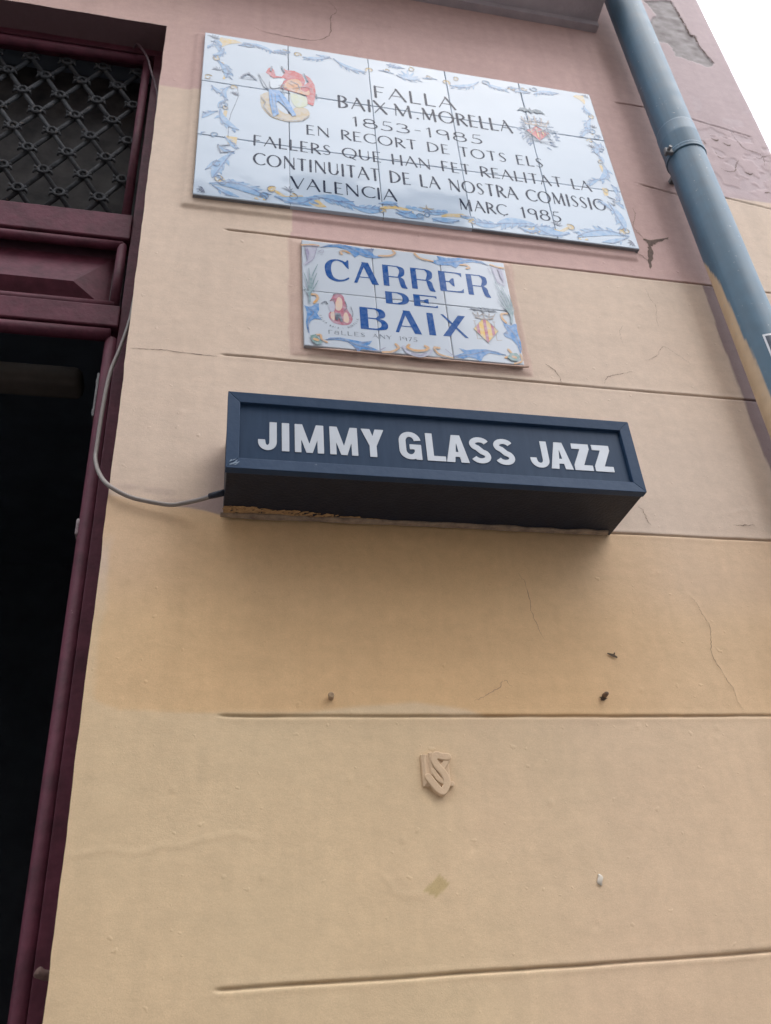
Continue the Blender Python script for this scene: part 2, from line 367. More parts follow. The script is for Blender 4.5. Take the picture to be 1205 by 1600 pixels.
    fk = sm(fbm(x*26+3, z*26+8, 4)+.06, .15, .19)*sm(x, 1.25, 1.3)*sm(z, 3.31, 3.36)*(1-sm(z, 3.7, 3.8))*.45; c = c*(1-fk)[:, None]+np.array((.44, .36, .38))*fk[:, None]
    st = sm(fbm(x*11+30, z*.7, 4), .10, .26)*.08; c = c*(1-st)[:, None]
    # grime settled in the scored lines
    for zg, x0, x1, sl in GROOVES:
        zz = zg+sl*np.clip((x-x0)/max(x1-x0, .1), 0, 1)+.0022*fbm(x*9+zg*31, x*0+zg*7, 3)
        on = sm(x, x0-.003, x0+.012)*(1-sm(x, x1-.012, x1+.003)); d = on*.34*np.clip(1.15-np.abs(z-zz)/.0027, 0, 1)*(.8+.8*fbm(x*20, z*0+zg, 2))
        c = c*(1-np.clip(d, 0, .7))[:, None]
    return np.clip(c, .01, .9)

xs = np.unique(np.concatenate([[-14, -8, -4, -2, -1.5, DX0, -.9, -.7], np.arange(-.55, DX1-.002, .012), np.arange(DX1, WX-.001, .0036), [WX]]))
zz_ = [np.arange(1.45, 4.45, .0036), [0, .5, 1, 1.3, 4.7, 5.2, 6, 7, 8, 9.2, DZ]]
for g in GROOVES: zz_.append([g[0]+s for s in (-.0056, -.0042, -.0030, -.0020, -.001, 0, .001, .0020, .0030, .0042, .0056)])
zs = np.unique(np.round(np.concatenate(zz_), 5)); zs = zs[np.concatenate([[True], np.diff(zs) > .0006])]
zs[np.argmin(np.abs(zs-DZ))] = DZ
nx, nz = len(xs), len(zs)
X, Zg = np.meshgrid(xs, zs); xf, zf = X.ravel(), Zg.ravel()
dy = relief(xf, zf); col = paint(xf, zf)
jamb = np.isclose(xf, DX1) & (zf < DZ); top = np.isclose(zf, DZ) & (xf < DX1) & (xf > DX0)
px = xf.copy(); pz = zf.copy()
px[jamb] += (.0028*fbm(zf*20, zf*0, 4))[jamb]-.0006; pz[top] += (.0035*fbm(xf*20, xf*0+3, 4))[top]
cn = np.isclose(xf, WX); px[cn] += (.010*fbm(zf*9, zf*0+8, 4)+.007*fbm(zf*42, zf*0+2, 2))[cn]
V = np.stack([px, -dy, pz], 1); V[cn, 1] += .004
idx = np.arange(nx*nz).reshape(nz, nx)
q = np.stack([idx[:-1, :-1], idx[:-1, 1:], idx[1:, 1:], idx[1:, :-1]], -1)
xc = (xs[:-1]+xs[1:])/2; zc = (zs[:-1]+zs[1:])/2
hole = ((xc > DX0) & (xc < DX1))[None, :] & (zc < DZ)[:, None]
q = q[~hole].reshape(-1, 4)
# reveals of the door opening (right jamb, left jamb, soffit)
base = len(V); ev = []; ef = []; ec = []
jcol = np.argmin(np.abs(xs-DX1)); lcol = np.argmin(np.abs(xs-DX0)); trow = np.argmin(np.abs(zs-DZ))
def strip(ids, flip):
    s = base+len(ev)
    m_ = len(ids)
    for yy in (None, .11):
        for i in ids: ev.append((V[i, 0], V[i, 1]+.0002 if yy is None else yy, V[i, 2])); ec.append(np.array((.13, .075, .085)))
    for k in range(m_-1):
        f = (s+k, s+k+1, s+m_+k+1, s+m_+k); ef.append(f[::-1] if flip else f)
strip(list(idx[:trow+1, jcol]), False); strip(list(idx[:trow+1, lcol]), True); strip(list(idx[trow, lcol:jcol+1]), False)
V = np.concatenate([V, np.array(ev)]); col = np.concatenate([col, np.array(ec)])
plaster = bpy.data.materials.new('painted plaster'); plaster.use_nodes = True
n = plaster.node_tree; N = n.nodes; L = n.links; p = N['Principled BSDF']; p.inputs['Roughness'].default_value = .72; p.inputs['Specular IOR Level'].default_value = .35
at = N.new('ShaderNodeAttribute'); at.attribute_name = 'paint'; tc = N.new('ShaderNodeTexCoord')
f1 = N.new('ShaderNodeTexNoise'); f1.inputs['Scale'].default_value = 45; f1.inputs['Detail'].default_value = 12; f1.inputs['Roughness'].default_value = .72; L.new(tc.outputs['Object'], f1.inputs['Vector'])
mr = N.new('ShaderNodeMapRange'); mr.inputs[1].default_value = .25; mr.inputs[2].default_value = .75; mr.inputs[3].default_value = .90; mr.inputs[4].default_value = 1.07; L.new(f1.outputs['Fac'], mr.inputs[0])
g1 = N.new('ShaderNodeTexNoise'); g1.inputs['Scale'].default_value = 520; g1.inputs['Detail'].default_value = 3; L.new(tc.outputs['Object'], g1.inputs['Vector'])
gr = N.new('ShaderNodeMapRange'); gr.inputs[1].default_value = .3; gr.inputs[2].default_value = .7; gr.inputs[3].default_value = .93; gr.inputs[4].default_value = 1.05; L.new(g1.outputs['Fac'], gr.inputs[0])
gm = N.new('ShaderNodeMath'); gm.operation = 'MULTIPLY'; L.new(mr.outputs[0], gm.inputs[0]); L.new(gr.outputs[0], gm.inputs[1])
vm = N.new('ShaderNodeVectorMath'); vm.operation = 'SCALE'; L.new(at.outputs['Color'], vm.inputs[0]); L.new(gm.outputs[0], vm.inputs['Scale']); L.new(vm.outputs[0], p.inputs['Base Color'])
mp = N.new('ShaderNodeMapping'); mp.inputs['Scale'].default_value = (110, 110, 170); L.new(tc.outputs['Object'], mp.inputs[0])
f2 = N.new('ShaderNodeTexNoise'); f2.inputs['Scale'].default_value = 1; f2.inputs['Detail'].default_value = 6; L.new(mp.outputs[0], f2.inputs['Vector'])
f3 = N.new('ShaderNodeTexNoise'); f3.inputs['Scale'].default_value = 700; f3.inputs['Detail'].default_value = 3; L.new(tc.outputs['Object'], f3.inputs['Vector'])
am = N.new('ShaderNodeMath'); am.operation = 'MULTIPLY_ADD'; am.inputs[1].default_value = .6; L.new(f3.outputs['Fac'], am.inputs[0]); L.new(f2.outputs['Fac'], am.inputs[2])
pb = N.new('ShaderNodeTexNoise'); pb.inputs['Scale'].default_value = 62; pb.inputs['Detail'].default_value = 1.5; L.new(tc.outputs['Object'], pb.inputs['Vector'])
pr_ = N.new('ShaderNodeMapRange'); pr_.inputs[1].default_value = .70; pr_.inputs[2].default_value = .82; pr_.inputs[4].default_value = 4.5; L.new(pb.outputs['Fac'], pr_.inputs[0])
am2 = N.new('ShaderNodeMath'); am2.operation = 'ADD'; L.new(am.outputs[0], am2.inputs[0]); L.new(pr_.outputs[0], am2.inputs[1]); am = am2
bp = N.new('ShaderNodeBump'); bp.inputs['Strength'].default_value = .2; bp.inputs['Distance'].default_value = .0012; L.new(am.outputs[0], bp.inputs['Height']); L.new(bp.outputs[0], p.inputs['Normal'])
crackm = mat('crack', (.20, .145, .125), .9, .2, .5, 60)
# cracks and the chip ride on the wall surface as thin strips of its own mesh
crV = []; crF = []
def crack(pts, wd):
    P = catmull([(a/1000, b/1000) for a, b in pts], 7); P = [np.array(p)+np.array((rng.gauss(0, .0009), rng.gauss(0, .0009))) for p in P]
    s = len(crV)
    for i, p in enumerate(P):
        t = P[min(i+1, len(P)-1)]-P[max(i-1, 0)]; t = t/(np.hypot(*t)+1e-9); nn = np.array((-t[1], t[0]))
        ww = wd*(.35+.9*rng.random())*(math.sin(math.pi*(i+.6)/(len(P)+.2))**.5)
        for sg in (-1, 1): crV.append(p+nn*ww*sg*.5)
    for i in range(len(P)-1): a = s+2*i; crF.append((a, a+2, a+3, a+1))
WD = dict(ck1=.0022, ck1b=.0014, ck2=.0022, ck3=.0022, ck4=.0025, ck4b=.004, ck5=.002, ck5b=.004, cktop=.0016, ckl=.0013, ckr1=.0015, ckr2=.0012, ckr3=.0007, ckr4=.0006, ckr5=.0006, cko=.0007, cko2=.0006, cko3=.0006, ckbox=.0010)
for k, v in CR.items(): crack(v, WD[k])
crack([(1016,2322),(1043,2322),(1062,2323)], .0012)
for a, b in ((1400,3430),(1372,3545),(1470,3390),(1340,3560)): crack([(a, b), (a+14, b-9), (a+22, b-4)], .005)
s = len(crV)
CH = [(1029,3106),(1052,3103),(1096,3122),(1096,3115),(1058,3096),(1044,3082),(1040,3051),(1021,3001),(1022,3031),(1030,3063),(1036,3088)]
CHJ = []
for (a, b), (a2, b2) in zip(CH, CH[1:]+CH[:1]):
    for k in range(4): CHJ.append((a+(a2-a)*k/4+rng.gauss(0, 1.3), b+(b2-b)*k/4+rng.gauss(0, 1.3)))
for a, b in CHJ: crV.append(np.array((a, b))/1000)
crF.append(tuple(range(s, s+len(CHJ)))[::-1])
s = len(crV)           # paint edge of the bare cement, dark where the coat has lifted
crack([(1413,4284),(1421,4226),(1426,4161),(1429,4091),(1444,4088),(1444,4027),(1468,3945)], .004)
crV = np.array(crV); rv = relief(crV[:, 0].copy(), crV[:, 1].copy())
cV = np.stack([crV[:, 0], -rv-.0006, crV[:, 1]], 1)
nb = len(V)
off = np.array(house.location)
me = bpy.data.meshes.new('front_wall')
allF = np.concatenate([q.ravel(), np.array(ef).ravel()]).astype(np.int32); nq = len(q)+len(ef)
cl = [i+nb for f in crF for i in f]; cs = [len(f) for f in crF]
me.vertices.add(nb+len(cV)); me.vertices.foreach_set('co', np.concatenate([V, cV]).astype(np.float32).ravel())
loops = np.concatenate([allF, np.array(cl, np.int32)]); tot = np.concatenate([np.full(nq, 4), np.array(cs)]).astype(np.int32)
me.loops.add(len(loops)); me.loops.foreach_set('vertex_index', loops)
me.polygons.add(len(tot)); me.polygons.foreach_set('loop_start', np.concatenate([[0], np.cumsum(tot)[:-1]]).astype(np.int32))
mi = np.zeros(len(tot), np.int32); mi[nq:] = 1; me.polygons.foreach_set('material_index', mi)
sf = np.ones(len(tot), bool); sf[len(q):] = False; me.polygons.foreach_set('use_smooth', sf)
me.materials.append(plaster); me.materials.append(crackm)
me.update(calc_edges=True); me.validate()
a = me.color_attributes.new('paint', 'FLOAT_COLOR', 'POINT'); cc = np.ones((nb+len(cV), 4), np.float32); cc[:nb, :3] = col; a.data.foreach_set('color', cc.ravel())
fw = bpy.data.objects.new('front_wall', me); C.collection.objects.link(fw); fw.parent = house

sidepl = mat('plain plaster', (.50, .33, .28), .85, .3, .15, 3, .3, 90)
bm = bmesh.new(); add_box(bm, (WX-.02, .013, 0), (WX, 9, 9.2)); mk_bm('side_wall', bm, sidepl, house)
bm = bmesh.new(); add_box(bm, (-14, 8.8, 0), (WX-.021, 9, 9.2)); mk_bm('rear_wall', bm, sidepl, house)
rooft = mat('clay roof', (.32, .15, .09), .9, .3, .3, 8, .5, 60)
bm = bmesh.new(); add_box(bm, (-14.2, -.25, 9.203), (WX+.2, 9.2, 9.32), .02); mk_bm('roof', bm, rooft, house)
darkin = mat('dark interior', (.16, .18, .22), .95, .2, .3, 4)
bm = bmesh.new()
for a, b in (((-3, 3.2, 0), (1.2, 3.3, 3.9)), ((-3.1, .18, 0), (-3, 3.3, 3.9)), ((1.2, .18, 0), (1.3, 3.3, 3.9)), ((-3.1, .18, 3.9), (1.3, 3.3, 4.0)), ((-3, .18, -.05), (1.2, 3.2, .004)),
             ((DX1+.0, .112, 0), (1.3, .18, 4.0)), ((-3.1, .112, 0), (DX0, .18, 4.0)), ((DX0, .112, DZ), (DX1, .18, 4.0))): add_box(bm, a, b)
mk_bm('interior_room', bm, darkin, house)
shb = mat('roller box', (.10, .08, .068), .7, .4, .4, 12)
bm = bmesh.new(); add_box(bm, (-1.08, .29, 2.784), (-.215, .36, 2.834), .018, 4); mk_bm('roller_shutter_box', bm, shb, house, True)
# window ledge at the top right of the frame
ledgem = mat('grey painted stone', (.44, .39, .42), .8, .35, .25, 14, .5, 160)
prof = [(0.02, 4.0), (-.022, 4.0), (-.022, 4.0215), (-.05, 4.026), (-.10, 4.036), (-.16, 4.036), (-.16, 4.10), (-.15, 4.115), (0.02, 4.12)]
bm = bmesh.new(); rows = []
for x in (-.9, 1.1): rows.append([bm.verts.new((x, y, z)) for y, z in prof])
for i in range(len(prof)): j = (i+1) % len(prof); bm.faces.new((rows[0][i], rows[0][j], rows[1][j], rows[1][i]))
bm.faces.new(rows[0]); bm.faces.new(rows[1][::-1])
mk_bm('window_ledge', bm, ledgem, house)

# ------------------------------------------------------------------ the door in its opening
maroon = mat('maroon gloss paint', (.110, .028, .047), .6, .22, .5, 26, .35, 90, chips=((.20, .13, .135), 55, .69))
maroon_d = mat('worn maroon paint', (.085, .036, .052), .5, .45, .4, 30, .4, 80)
iron = mat('grey painted iron', (.047, .050, .058), .75, .25, .6, 60, .4, 300, chips=((.12, .10, .09), 70, .62))
FY = .062
bm = bmesh.new()
def rail(z0, z1, y0=FY, y1=.11, x0=DX0+.028, x1=-.121, bev=.003): add_box(bm, (x0, y0, z0), (x1, y1, z1), bev)
for sgn in (0, 1):
    f = (lambda x: x) if not sgn else (lambda x: DX0+DX1-x)
    def bx(x0, x1, y0, y1, z0, z1, bev=.002): a, b = sorted((f(x0), f(x1))); add_box(bm, (a, y0, z0), (b, y1, z1), bev)
    bx(-.1205, -.0885, FY+.006, .111, 0, 3.69)                # outer frame post
rail(3.655, 3.71, FY+.004, .11, DX0+.0, -.0885)               # head
rail(2.982, 3.056); rail(2.738, 2.792)
of = mk_bm('door_frame', bm, maroon, house)
bm = bmesh.new()
V_, F_ = [], []
def bead(p0, p1, r):
    v, f = tube([p0, p1], r, 14); o_ = len(V_); V_.extend(v); F_.extend([tuple(i+o_ for i in q_) for q_ in f])
yb = FY+.012
for x in (-.132, DX0+DX1+.132):
    bead((x, yb+.004, 0), (x, yb+.004, 2.715), .0115)
    bead((x-.004 if x > -.5 else x+.004, yb, 3.06), (x-.004 if x > -.5 else x+.004, yb, 3.632), .0095)
    bead((x-.003 if x > -.5 else x+.003, yb, 2.80), (x-.003 if x > -.5 else x+.003, yb, 2.972), .0095)
xl = DX0+DX1+.134
for z, r in ((3.636, .012), (3.054, .009), (2.971, .010), (2.800, .010), (2.724, .013)): bead((xl, yb, z), (-.134, yb, z), r)
mk('bead_moulding', V_, F_, maroon, of, smooth=True)
bm = bmesh.new()      # hip-roofed raised panel
x0, x1, z0, z1, yb_, yf = xl+.012, -.150, 2.812, 2.958, .098, .068
zm = 2.852
P = [(x0, yb_, z0), (x1, yb_, z0), (x1, yb_, z1), (x0, yb_, z1), (x0+.06, yf, zm), (x1-.066, yf, zm)]
vs = [bm.verts.new(p_) for p_ in P]
for fc in ((0, 1, 5, 4), (1, 2, 5), (2, 3, 4, 5), (3, 0, 4)): bm.faces.new([vs[i] for i in fc])
mk_bm('raised_panel', bm, maroon, of)
bm = bmesh.new(); add_box(bm, (xl-.012, .0985, 2.79), (-.128, .109, 2.985)); mk_bm('panel_backing', bm, maroon_d, of)
dusty = mat('dusty glass', (.055, .05, .05), .6, .15, .0, 14, .3, 30, col2=(.005, .005, .007))
bm = bmesh.new(); add_box(bm, (xl-.012, .150, 3.04), (-.126, .153, 3.66)); mk_bm('window_pane', bm, dusty, of)
# iron lattice with a rosette on each crossing
parts = []; gy = .100; hx, hz = .0412, .0686; gx0, gz0 = -.199, 3.549
inx0, inx1, inz0, inz1 = xl+.008, -.147, 3.062, 3.628
def clip_seg(a, b):
    t0, t1 = 0., 1.
    for d_, lo, hi in ((0, inx0, inx1), (1, inz0, inz1)):
        dd = b[d_]-a[d_]
        if abs(dd) < 1e-9: continue
        u, v = (lo-a[d_])/dd, (hi-a[d_])/dd
        if u > v: u, v = v, u
        t0, t1 = max(t0, u), min(t1, v)
    if t0 >= t1: return None
    return [(a[0]+(b[0]-a[0])*t, a[1]+(b[1]-a[1])*t) for t in (t0, t1)]
for k in range(-40, 60, 2):
    for sg in (1, -1):
        a = (gx0+k*hx-20*hx*sg, gz0-20*hz); b = (gx0+k*hx+20*hx*sg, gz0+20*hz); s = clip_seg(a, b)
        if s: parts.append(tube([(s[0][0], gy+.002*sg, s[0][1]), (s[1][0], gy+.002*sg, s[1][1])], .0052, 8))
def torus(cx, cy, cz, R_, r_, n1=16, n2=8):
    v = []; f = []
    for i in range(n1):
        a = 2*math.pi*i/n1
        for j in range(n2):
            b = 2*math.pi*j/n2; v.append((cx+(R_+r_*math.cos(b))*math.cos(a), cy+r_*math.sin(b), cz+(R_+r_*math.cos(b))*math.sin(a)))
    for i in range(n1):
        for j in range(n2): f.append((i*n2+j, ((i+1) % n1)*n2+j, ((i+1) % n1)*n2+(j+1) % n2, i*n2+(j+1) % n2))
    return v, f
for i in range(-30, 5):
    for j in range(-9, 3):
        if (i+j) % 2: continue
        x = gx0+i*hx; z = gz0+j*hz
        if not (inx0-.005 < x < inx1+.004 and inz0+.004 < z < inz1-.002): continue
        parts.append(torus(x, gy-.007, z, .0105, .0036))
        for sx in (-1, 1):
            for sz in (-1, 1):      # petals curling off each rosette
                parts.append(tube([(x+sx*.010, gy-.004, z+sz*.002), (x+sx*.0165, gy-.007, z+sz*.005), (x+sx*.0195, gy-.005, z+sz*.012)], [.0040, .0036, .0022], 6))
V_, F_ = merge(parts); mk('iron_grille', V_, F_, iron, of, smooth=True)
steel = mat('worn steel', (.16, .16, .17), .5, .5, .5, 80, .4, 200)
bm = bmesh.new(); add_box(bm, (-.1475, FY+.012, 2.53), (-.1435, FY+.034, 2.63), .001)
for z in (2.545, 2.615): add_box(bm, (-.1495, FY+.018, z-.006), (-.147, FY+.03, z+.006), .001)
mk_bm('strike_plate', bm, steel, of)
bm = bmesh.new(); add_box(bm, (-.1470, FY+.010, 2.285), (-.141, FY+.030, 2.315), .002)
mk_bm('latch_keeper', bm, mat('chipped paint', (.5, .45, .45), .6, .5, .5, 90, col2=(.1, .05, .07)), of)
v, f = tube(catmull([(-.088, .055, 1.652), (-.100, .05, 1.650), (-.108, .046, 1.652), (-.113, .047, 1.655)], 5), [.006]*11+[.0065]*4+[.005], 12)
mk('hinge_pin', v, f, mat('rusty iron', (.22, .14, .12), .75, .4, .4, 90, .5, 200), of, smooth=True)

# ------------------------------------------------------------------ plaster monogram relief on the wall
kp = lambda l: [((x-180)/905*.0530, -(y-290)/850*.0560) for x, y in l]
mono = mat('relief plaster', (.62, .45, .30), .75, .35, .08, 40, .2, 300)
def kcap(l, r): return cap_([(a, b, r) for a, b in catmull(kp(l), 6)])
parts = []
for prims, ex in (([poly_(kp([(182, 270), (870, 262), (880, 950), (182, 960)]))], .0030), ([poly_(kp([(215, 270), (300, 262), (300, 930), (215, 930)]))], .0042),
                  ([poly_(kp([(370, 240), (470, 225), (480, 760), (370, 720)]))], .0047),
                  ([kcap([(850, 340), (700, 330), (560, 300), (490, 400), (580, 560), (700, 690), (760, 830), (730, 980), (630, 1080), (500, 1000), (400, 880), (310, 770)], .0054)], .0064),
                  ([kcap([(450, 640), (560, 800), (700, 880), (890, 920)], .0040), kcap([(640, 620), (760, 480), (850, 380)], .0046)], .0052)):
    V_, F_ = shape_mesh(prims, .0005, ex, .0019, 0, 3); parts.append((on_wall(V_, .3785, .0005, 1.8985), F_))
V_, F_ = merge(parts); mk('plaster_monogram', V_, F_, mono, house)

# ------------------------------------------------------------------ screws, holes and a drip on the wall
rust = mat('rusty screw', (.24, .16, .11), .75, .4, .5, 200); stub = mat('painted over stub', (.42, .29, .18), .8, .3, .5, 150); hole_m = mat('hollow', (.13, .095, .07), .95, .1, .3, 90)
def anchor(x, z, label, kind):
    y = -float(relief(np.array([x]), np.array([z]))[0]); t = thing('wall_screw', label, 'screw', (x, y, z), 'old screws left in the plaster')
    if kind == 0:
        v, f = tube([(x, y+.004, z), (x, y-.004, z), (x-.001, y-.009, z+.001)], [.0042, .0040, .0030], 12); mk('shank', v, f, stub, t, smooth=True)
        v, f = tube([(x-.001, y-.009, z+.001), (x-.001, y-.011, z+.001)], [.0048, .0036], 12); mk('head', v, f, stub, t)
    else:
        v, f = tube([(x+.003, y+.004, z+.003), (x+.001, y-.010, z+.002), (x, y-.015, z+.001)], [.0040, .0036, .0028], 12); mk('shank', v, f, rust, t, smooth=True)
        pr = []
        for k in range(9):
            a = k/9*6.28+rng.uniform(-.2, .2); l = rng.uniform(.004, .009)*(1.7 if k in (0, 4) else 1); pr.append(cap_([(0, -.001, .0030), (l*.6*math.cos(a), l*.45*math.sin(a), .0011), (l*math.cos(a), l*.6*math.sin(a), .0002)]))
        V_, F_ = shape_mesh(pr, .0004); mk('chipped_hole', on_wall(V_, x-.001, y-.0012, z-.002), F_, hole_m, t)
anchor(.252, 1.985, 'short rusty screw stub in the ochre band, on the left side', 0)
anchor(.683, 1.988, 'bent rusty screw in a dark splayed chip hole, right side of the ochre band', 1)
pr = [cap_([(-.008, .003, .0012), (0, 0, .0026), (.006, -.003, .0016)]), cap_([(.001, -.001, .002), (.004, .004, .001)])]
V_, F_ = shape_mesh(pr, .0004); mk('plaster_chip', on_wall(V_, .714, -.0022, 2.058), F_, hole_m, house)
drip = mat('clear glue', (.62, .56, .48), .12, .6, .25, 120)
bm = bmesh.new(); bmesh.ops.create_icosphere(bm, subdivisions=3, radius=.0068)
for v in bm.verts: v.co = Vector((v.co.x*.62+.0014*math.sin(v.co.z*500), v.co.y*.42, v.co.z*1.15))
bmesh.ops.translate(bm, vec=(.620, -.001, 1.724), verts=bm.verts); tag(mk_bm('glue_blob', bm, drip, None, True), 'small shiny blob of dried glue low on the right of the cream wall', 'glue blob')

# ================================================================== DRAINPIPE
pipe = thing('drainpipe', 'grey-blue round drainpipe fixed upright near the house corner, its left edge splashed with beige', 'drainpipe', (1.165, -.07, 0))
pgm = bpy.data.materials.new('grey pvc'); pgm.use_nodes = True
n = pgm.node_tree; N = n.nodes; L = n.links; p = N['Principled BSDF']; p.inputs['Roughness'].default_value = .36; p.inputs['Specular IOR Level'].default_value = .55
at = N.new('ShaderNodeAttribute'); at.attribute_name = 'paint'; tc = N.new('ShaderNodeTexCoord'); f1 = N.new('ShaderNodeTexNoise'); f1.inputs['Scale'].default_value = 25; f1.inputs['Detail'].default_value = 7
L.new(tc.outputs['Object'], f1.inputs['Vector']); mr = N.new('ShaderNodeMapRange'); mr.inputs[1].default_value = .3; mr.inputs[2].default_value = .7; mr.inputs[3].default_value = .86; mr.inputs[4].default_value = 1.08
L.new(f1.outputs['Fac'], mr.inputs[0]); vm = N.new('ShaderNodeVectorMath'); vm.operation = 'SCALE'; L.new(at.outputs['Color'], vm.inputs[0]); L.new(mr.outputs[0], vm.inputs['Scale']); L.new(vm.outputs[0], p.inputs['Base Color'])
cn2 = N.new('ShaderNodeTexNoise'); cn2.inputs['Scale'].default_value = 75; cn2.inputs['Detail'].default_value = 9; cn2.inputs['Roughness'].default_value = .7; L.new(tc.outputs['Object'], cn2.inputs['Vector'])
cm2 = N.new('ShaderNodeMapRange'); cm2.inputs[1].default_value = .64; cm2.inputs[2].default_value = .67; cm2.inputs[4].default_value = .6; L.new(cn2.outputs['Fac'], cm2.inputs[0])
mx2 = N.new('ShaderNodeMix'); mx2.data_type = 'RGBA'; mx2.inputs[7].default_value = (.30, .32, .34, 1); L.new(vm.outputs[0], mx2.inputs[6]); L.new(cm2.outputs[0], mx2.inputs[0]); L.new(mx2.outputs[2], p.inputs['Base Color'])
r2 = N.new('ShaderNodeMapRange'); r2.inputs[3].default_value = .38; r2.inputs[4].default_value = .62; L.new(f1.outputs['Fac'], r2.inputs[0]); L.new(r2.outputs[0], p.inputs['Roughness'])
PVC = np.array((.048, .108, .165)); BEIGE = np.array((.47, .345, .225))
def pipe_part(name, prof, nseg=72):
    V_, F_ = lathe_z(1.165, -.07, prof, nseg); o = mk(name, V_, F_, pgm, pipe, smooth=True); V_ = np.array(V_)
    th = np.degrees(np.arctan2(V_[:, 1]+.07, V_[:, 0]-1.165)) % 360; z = V_[:, 2]
    c = PVC*(1+.30*fbm(th*.05, z*4, 4)+.25*fbm(th*.4, z*1.2+7, 3))[:, None]
    lim = np.interp(z, [1.2, 2.62, 2.75, 2.90, 2.955, 2.99], [216, 204, 195, 184, 168, 150])+9*fbm(z*30, z*0+2, 3)
    b = (1-sm(th, lim-1.5, lim+1.5))*sm(th, 95, 100)*(1-sm(z, 2.985, 2.99))
    c = c*(1-b)[:, None]+(BEIGE*(1+.12*fbm(th*.1, z*15, 3))[:, None])*b[:, None]
    # grime and old wall paint on the side that faces the plaster
    g = (1-sm(np.abs(th-140), 18, 50))*sm(z, 3.0, 3.1)*sm(fbm(th*.06+4, z*9, 4), -.12, .12)*.55
    c = c*(1-g)[:, None]+np.array((.085, .075, .085))*g[:, None]
    cc = np.ones((len(V_), 4), np.float32); cc[:, :3] = np.clip(c, .01, .9)
    a = o.data.color_attributes.new('paint', 'FLOAT_COLOR', 'POINT'); a.data.foreach_set('color', cc.ravel()); return o
lowz = list(np.arange(.1, 2.4, .1))+list(np.arange(2.4, 3.018, .004))+list(np.arange(3.02, 3.335, .02))
pipe_part('lower_pipe', [(.0455, z) for z in lowz]+[(.0455, 3.340), (.0470, 3.352), (.0473, 3.388), (.0478, 3.392), (.0478, 3.397), (.0472, 3.400), (.0471, 3.432), (.0468, 3.436), (.0460, 3.437)])
pipe_part('upper_pipe', [(.0458, z) for z in list(np.arange(3.42, 4.7, .02))+[6.0, 7.5, 9.2]])
zc = 3.335
pipe_part('pipe_clamp', [(.0458, zc-.009), (.0476, zc-.009), (.0484, zc-.006), (.0476, zc-.003), (.0476, zc+.001), (.0484, zc+.004), (.0476, zc+.007), (.0458, zc+.007)])
a = R(196); ex, ey = 1.165+.052*math.cos(a), -.07+.052*math.sin(a)
bm = bmesh.new(); add_box(bm, (ex-.014, ey-.004, zc-.010), (ex+.006, ey+.006, zc+.008), .002); mk_bm('clamp_lug', bm, steel, pipe)
v, f = tube([(ex-.006, ey-.014, zc-.001), (ex-.006, ey+.012, zc-.001)], .0045, 8); mk('clamp_bolt', v, f, steel, pipe)
bm = bmesh.new(); add_box(bm, (1.155, -.03, zc-.006), (1.175, .004, zc+.006), .001); mk_bm('wall_bracket', bm, steel, pipe)

# stickers wrapped on the pipe
def wrap(V_, rad):       # drawing (x along the pipe's face, y up) -> round the pipe
    th = R(247)+V_[:, 0]/.046; return np.stack([1.165+rad*np.cos(th), -.07+rad*np.sin(th), V_[:, 1]], 1)
def rect(x0, x1, z0, z1, m=10): return poly_([(x0+(x1-x0)*i/m, z0) for i in range(m+1)]+[(x1-(x1-x0)*i/m, z1) for i in range(m+1)])
def ring(cx, cz, r, wd, n_=28): return cap_([(cx+r*math.cos(6.2832*i/n_), cz+r*math.sin(6.2832*i/n_), wd) for i in range(n_+1)])
def sticker(name, label, layers):
    VV = []; FF = []; mi = []; ms = []; n_ = 0
    for k, (prims, m, x0, x1) in enumerate(layers):
        for i in range(10):      # cut in strips so that the sheet bends round the pipe
            a, b = x0+(x1-x0)*i/10, x0+(x1-x0)*(i+1)/10
            cutl = sub_([(x0-.2, -1), (a, -1), (a, 9), (x0-.2, 9)]); cutr = sub_([(b, -1), (x1+.2, -1), (x1+.2, 9), (b, 9)])
            V_, F_ = shape_mesh(prims+[cutl, cutr], .0007)
            if len(V_) == 0: continue
            VV.append(wrap(V_, .0463+.0002*k)); FF += [tuple(q_+n_ for q_ in g) for g in F_]; n_ += len(V_); ms.append(m) if m not in ms else None; mi += [ms.index(m)]*len(F_)
    return tag(mk(name, np.concatenate(VV), FF, ms, None, mi), label, 'sticker', 'stickers on the drainpipe')
stw = mat('sticker white', (.62, .64, .68), .4, .5, .1, 60); std = mat('sticker navy', (.03, .045, .075), .4, .5, .1, 60)
sticker('sticker', 'square dark sticker with a white border and ring emblem, on the drainpipe', [([rect(-.008, .062, 2.632, 2.712)], stw, -.008, .062), ([rect(-.004, .058, 2.637, 2.707)], std, -.004, .058),
        ([ring(.027, 2.672, .026, .0022), ring(.027, 2.672, .015, .002), cap_([(.010, 2.672, .0022), (.044, 2.672, .0022)]), cap_([(.027, 2.655, .0022), (.027, 2.689, .0022)])], stw, -.001, .055)])
sticker('sticker', 'plain pale blank sticker below the square one, on the drainpipe', [([rect(.002, .05, 2.55, 2.622)], stw, .002, .05)])

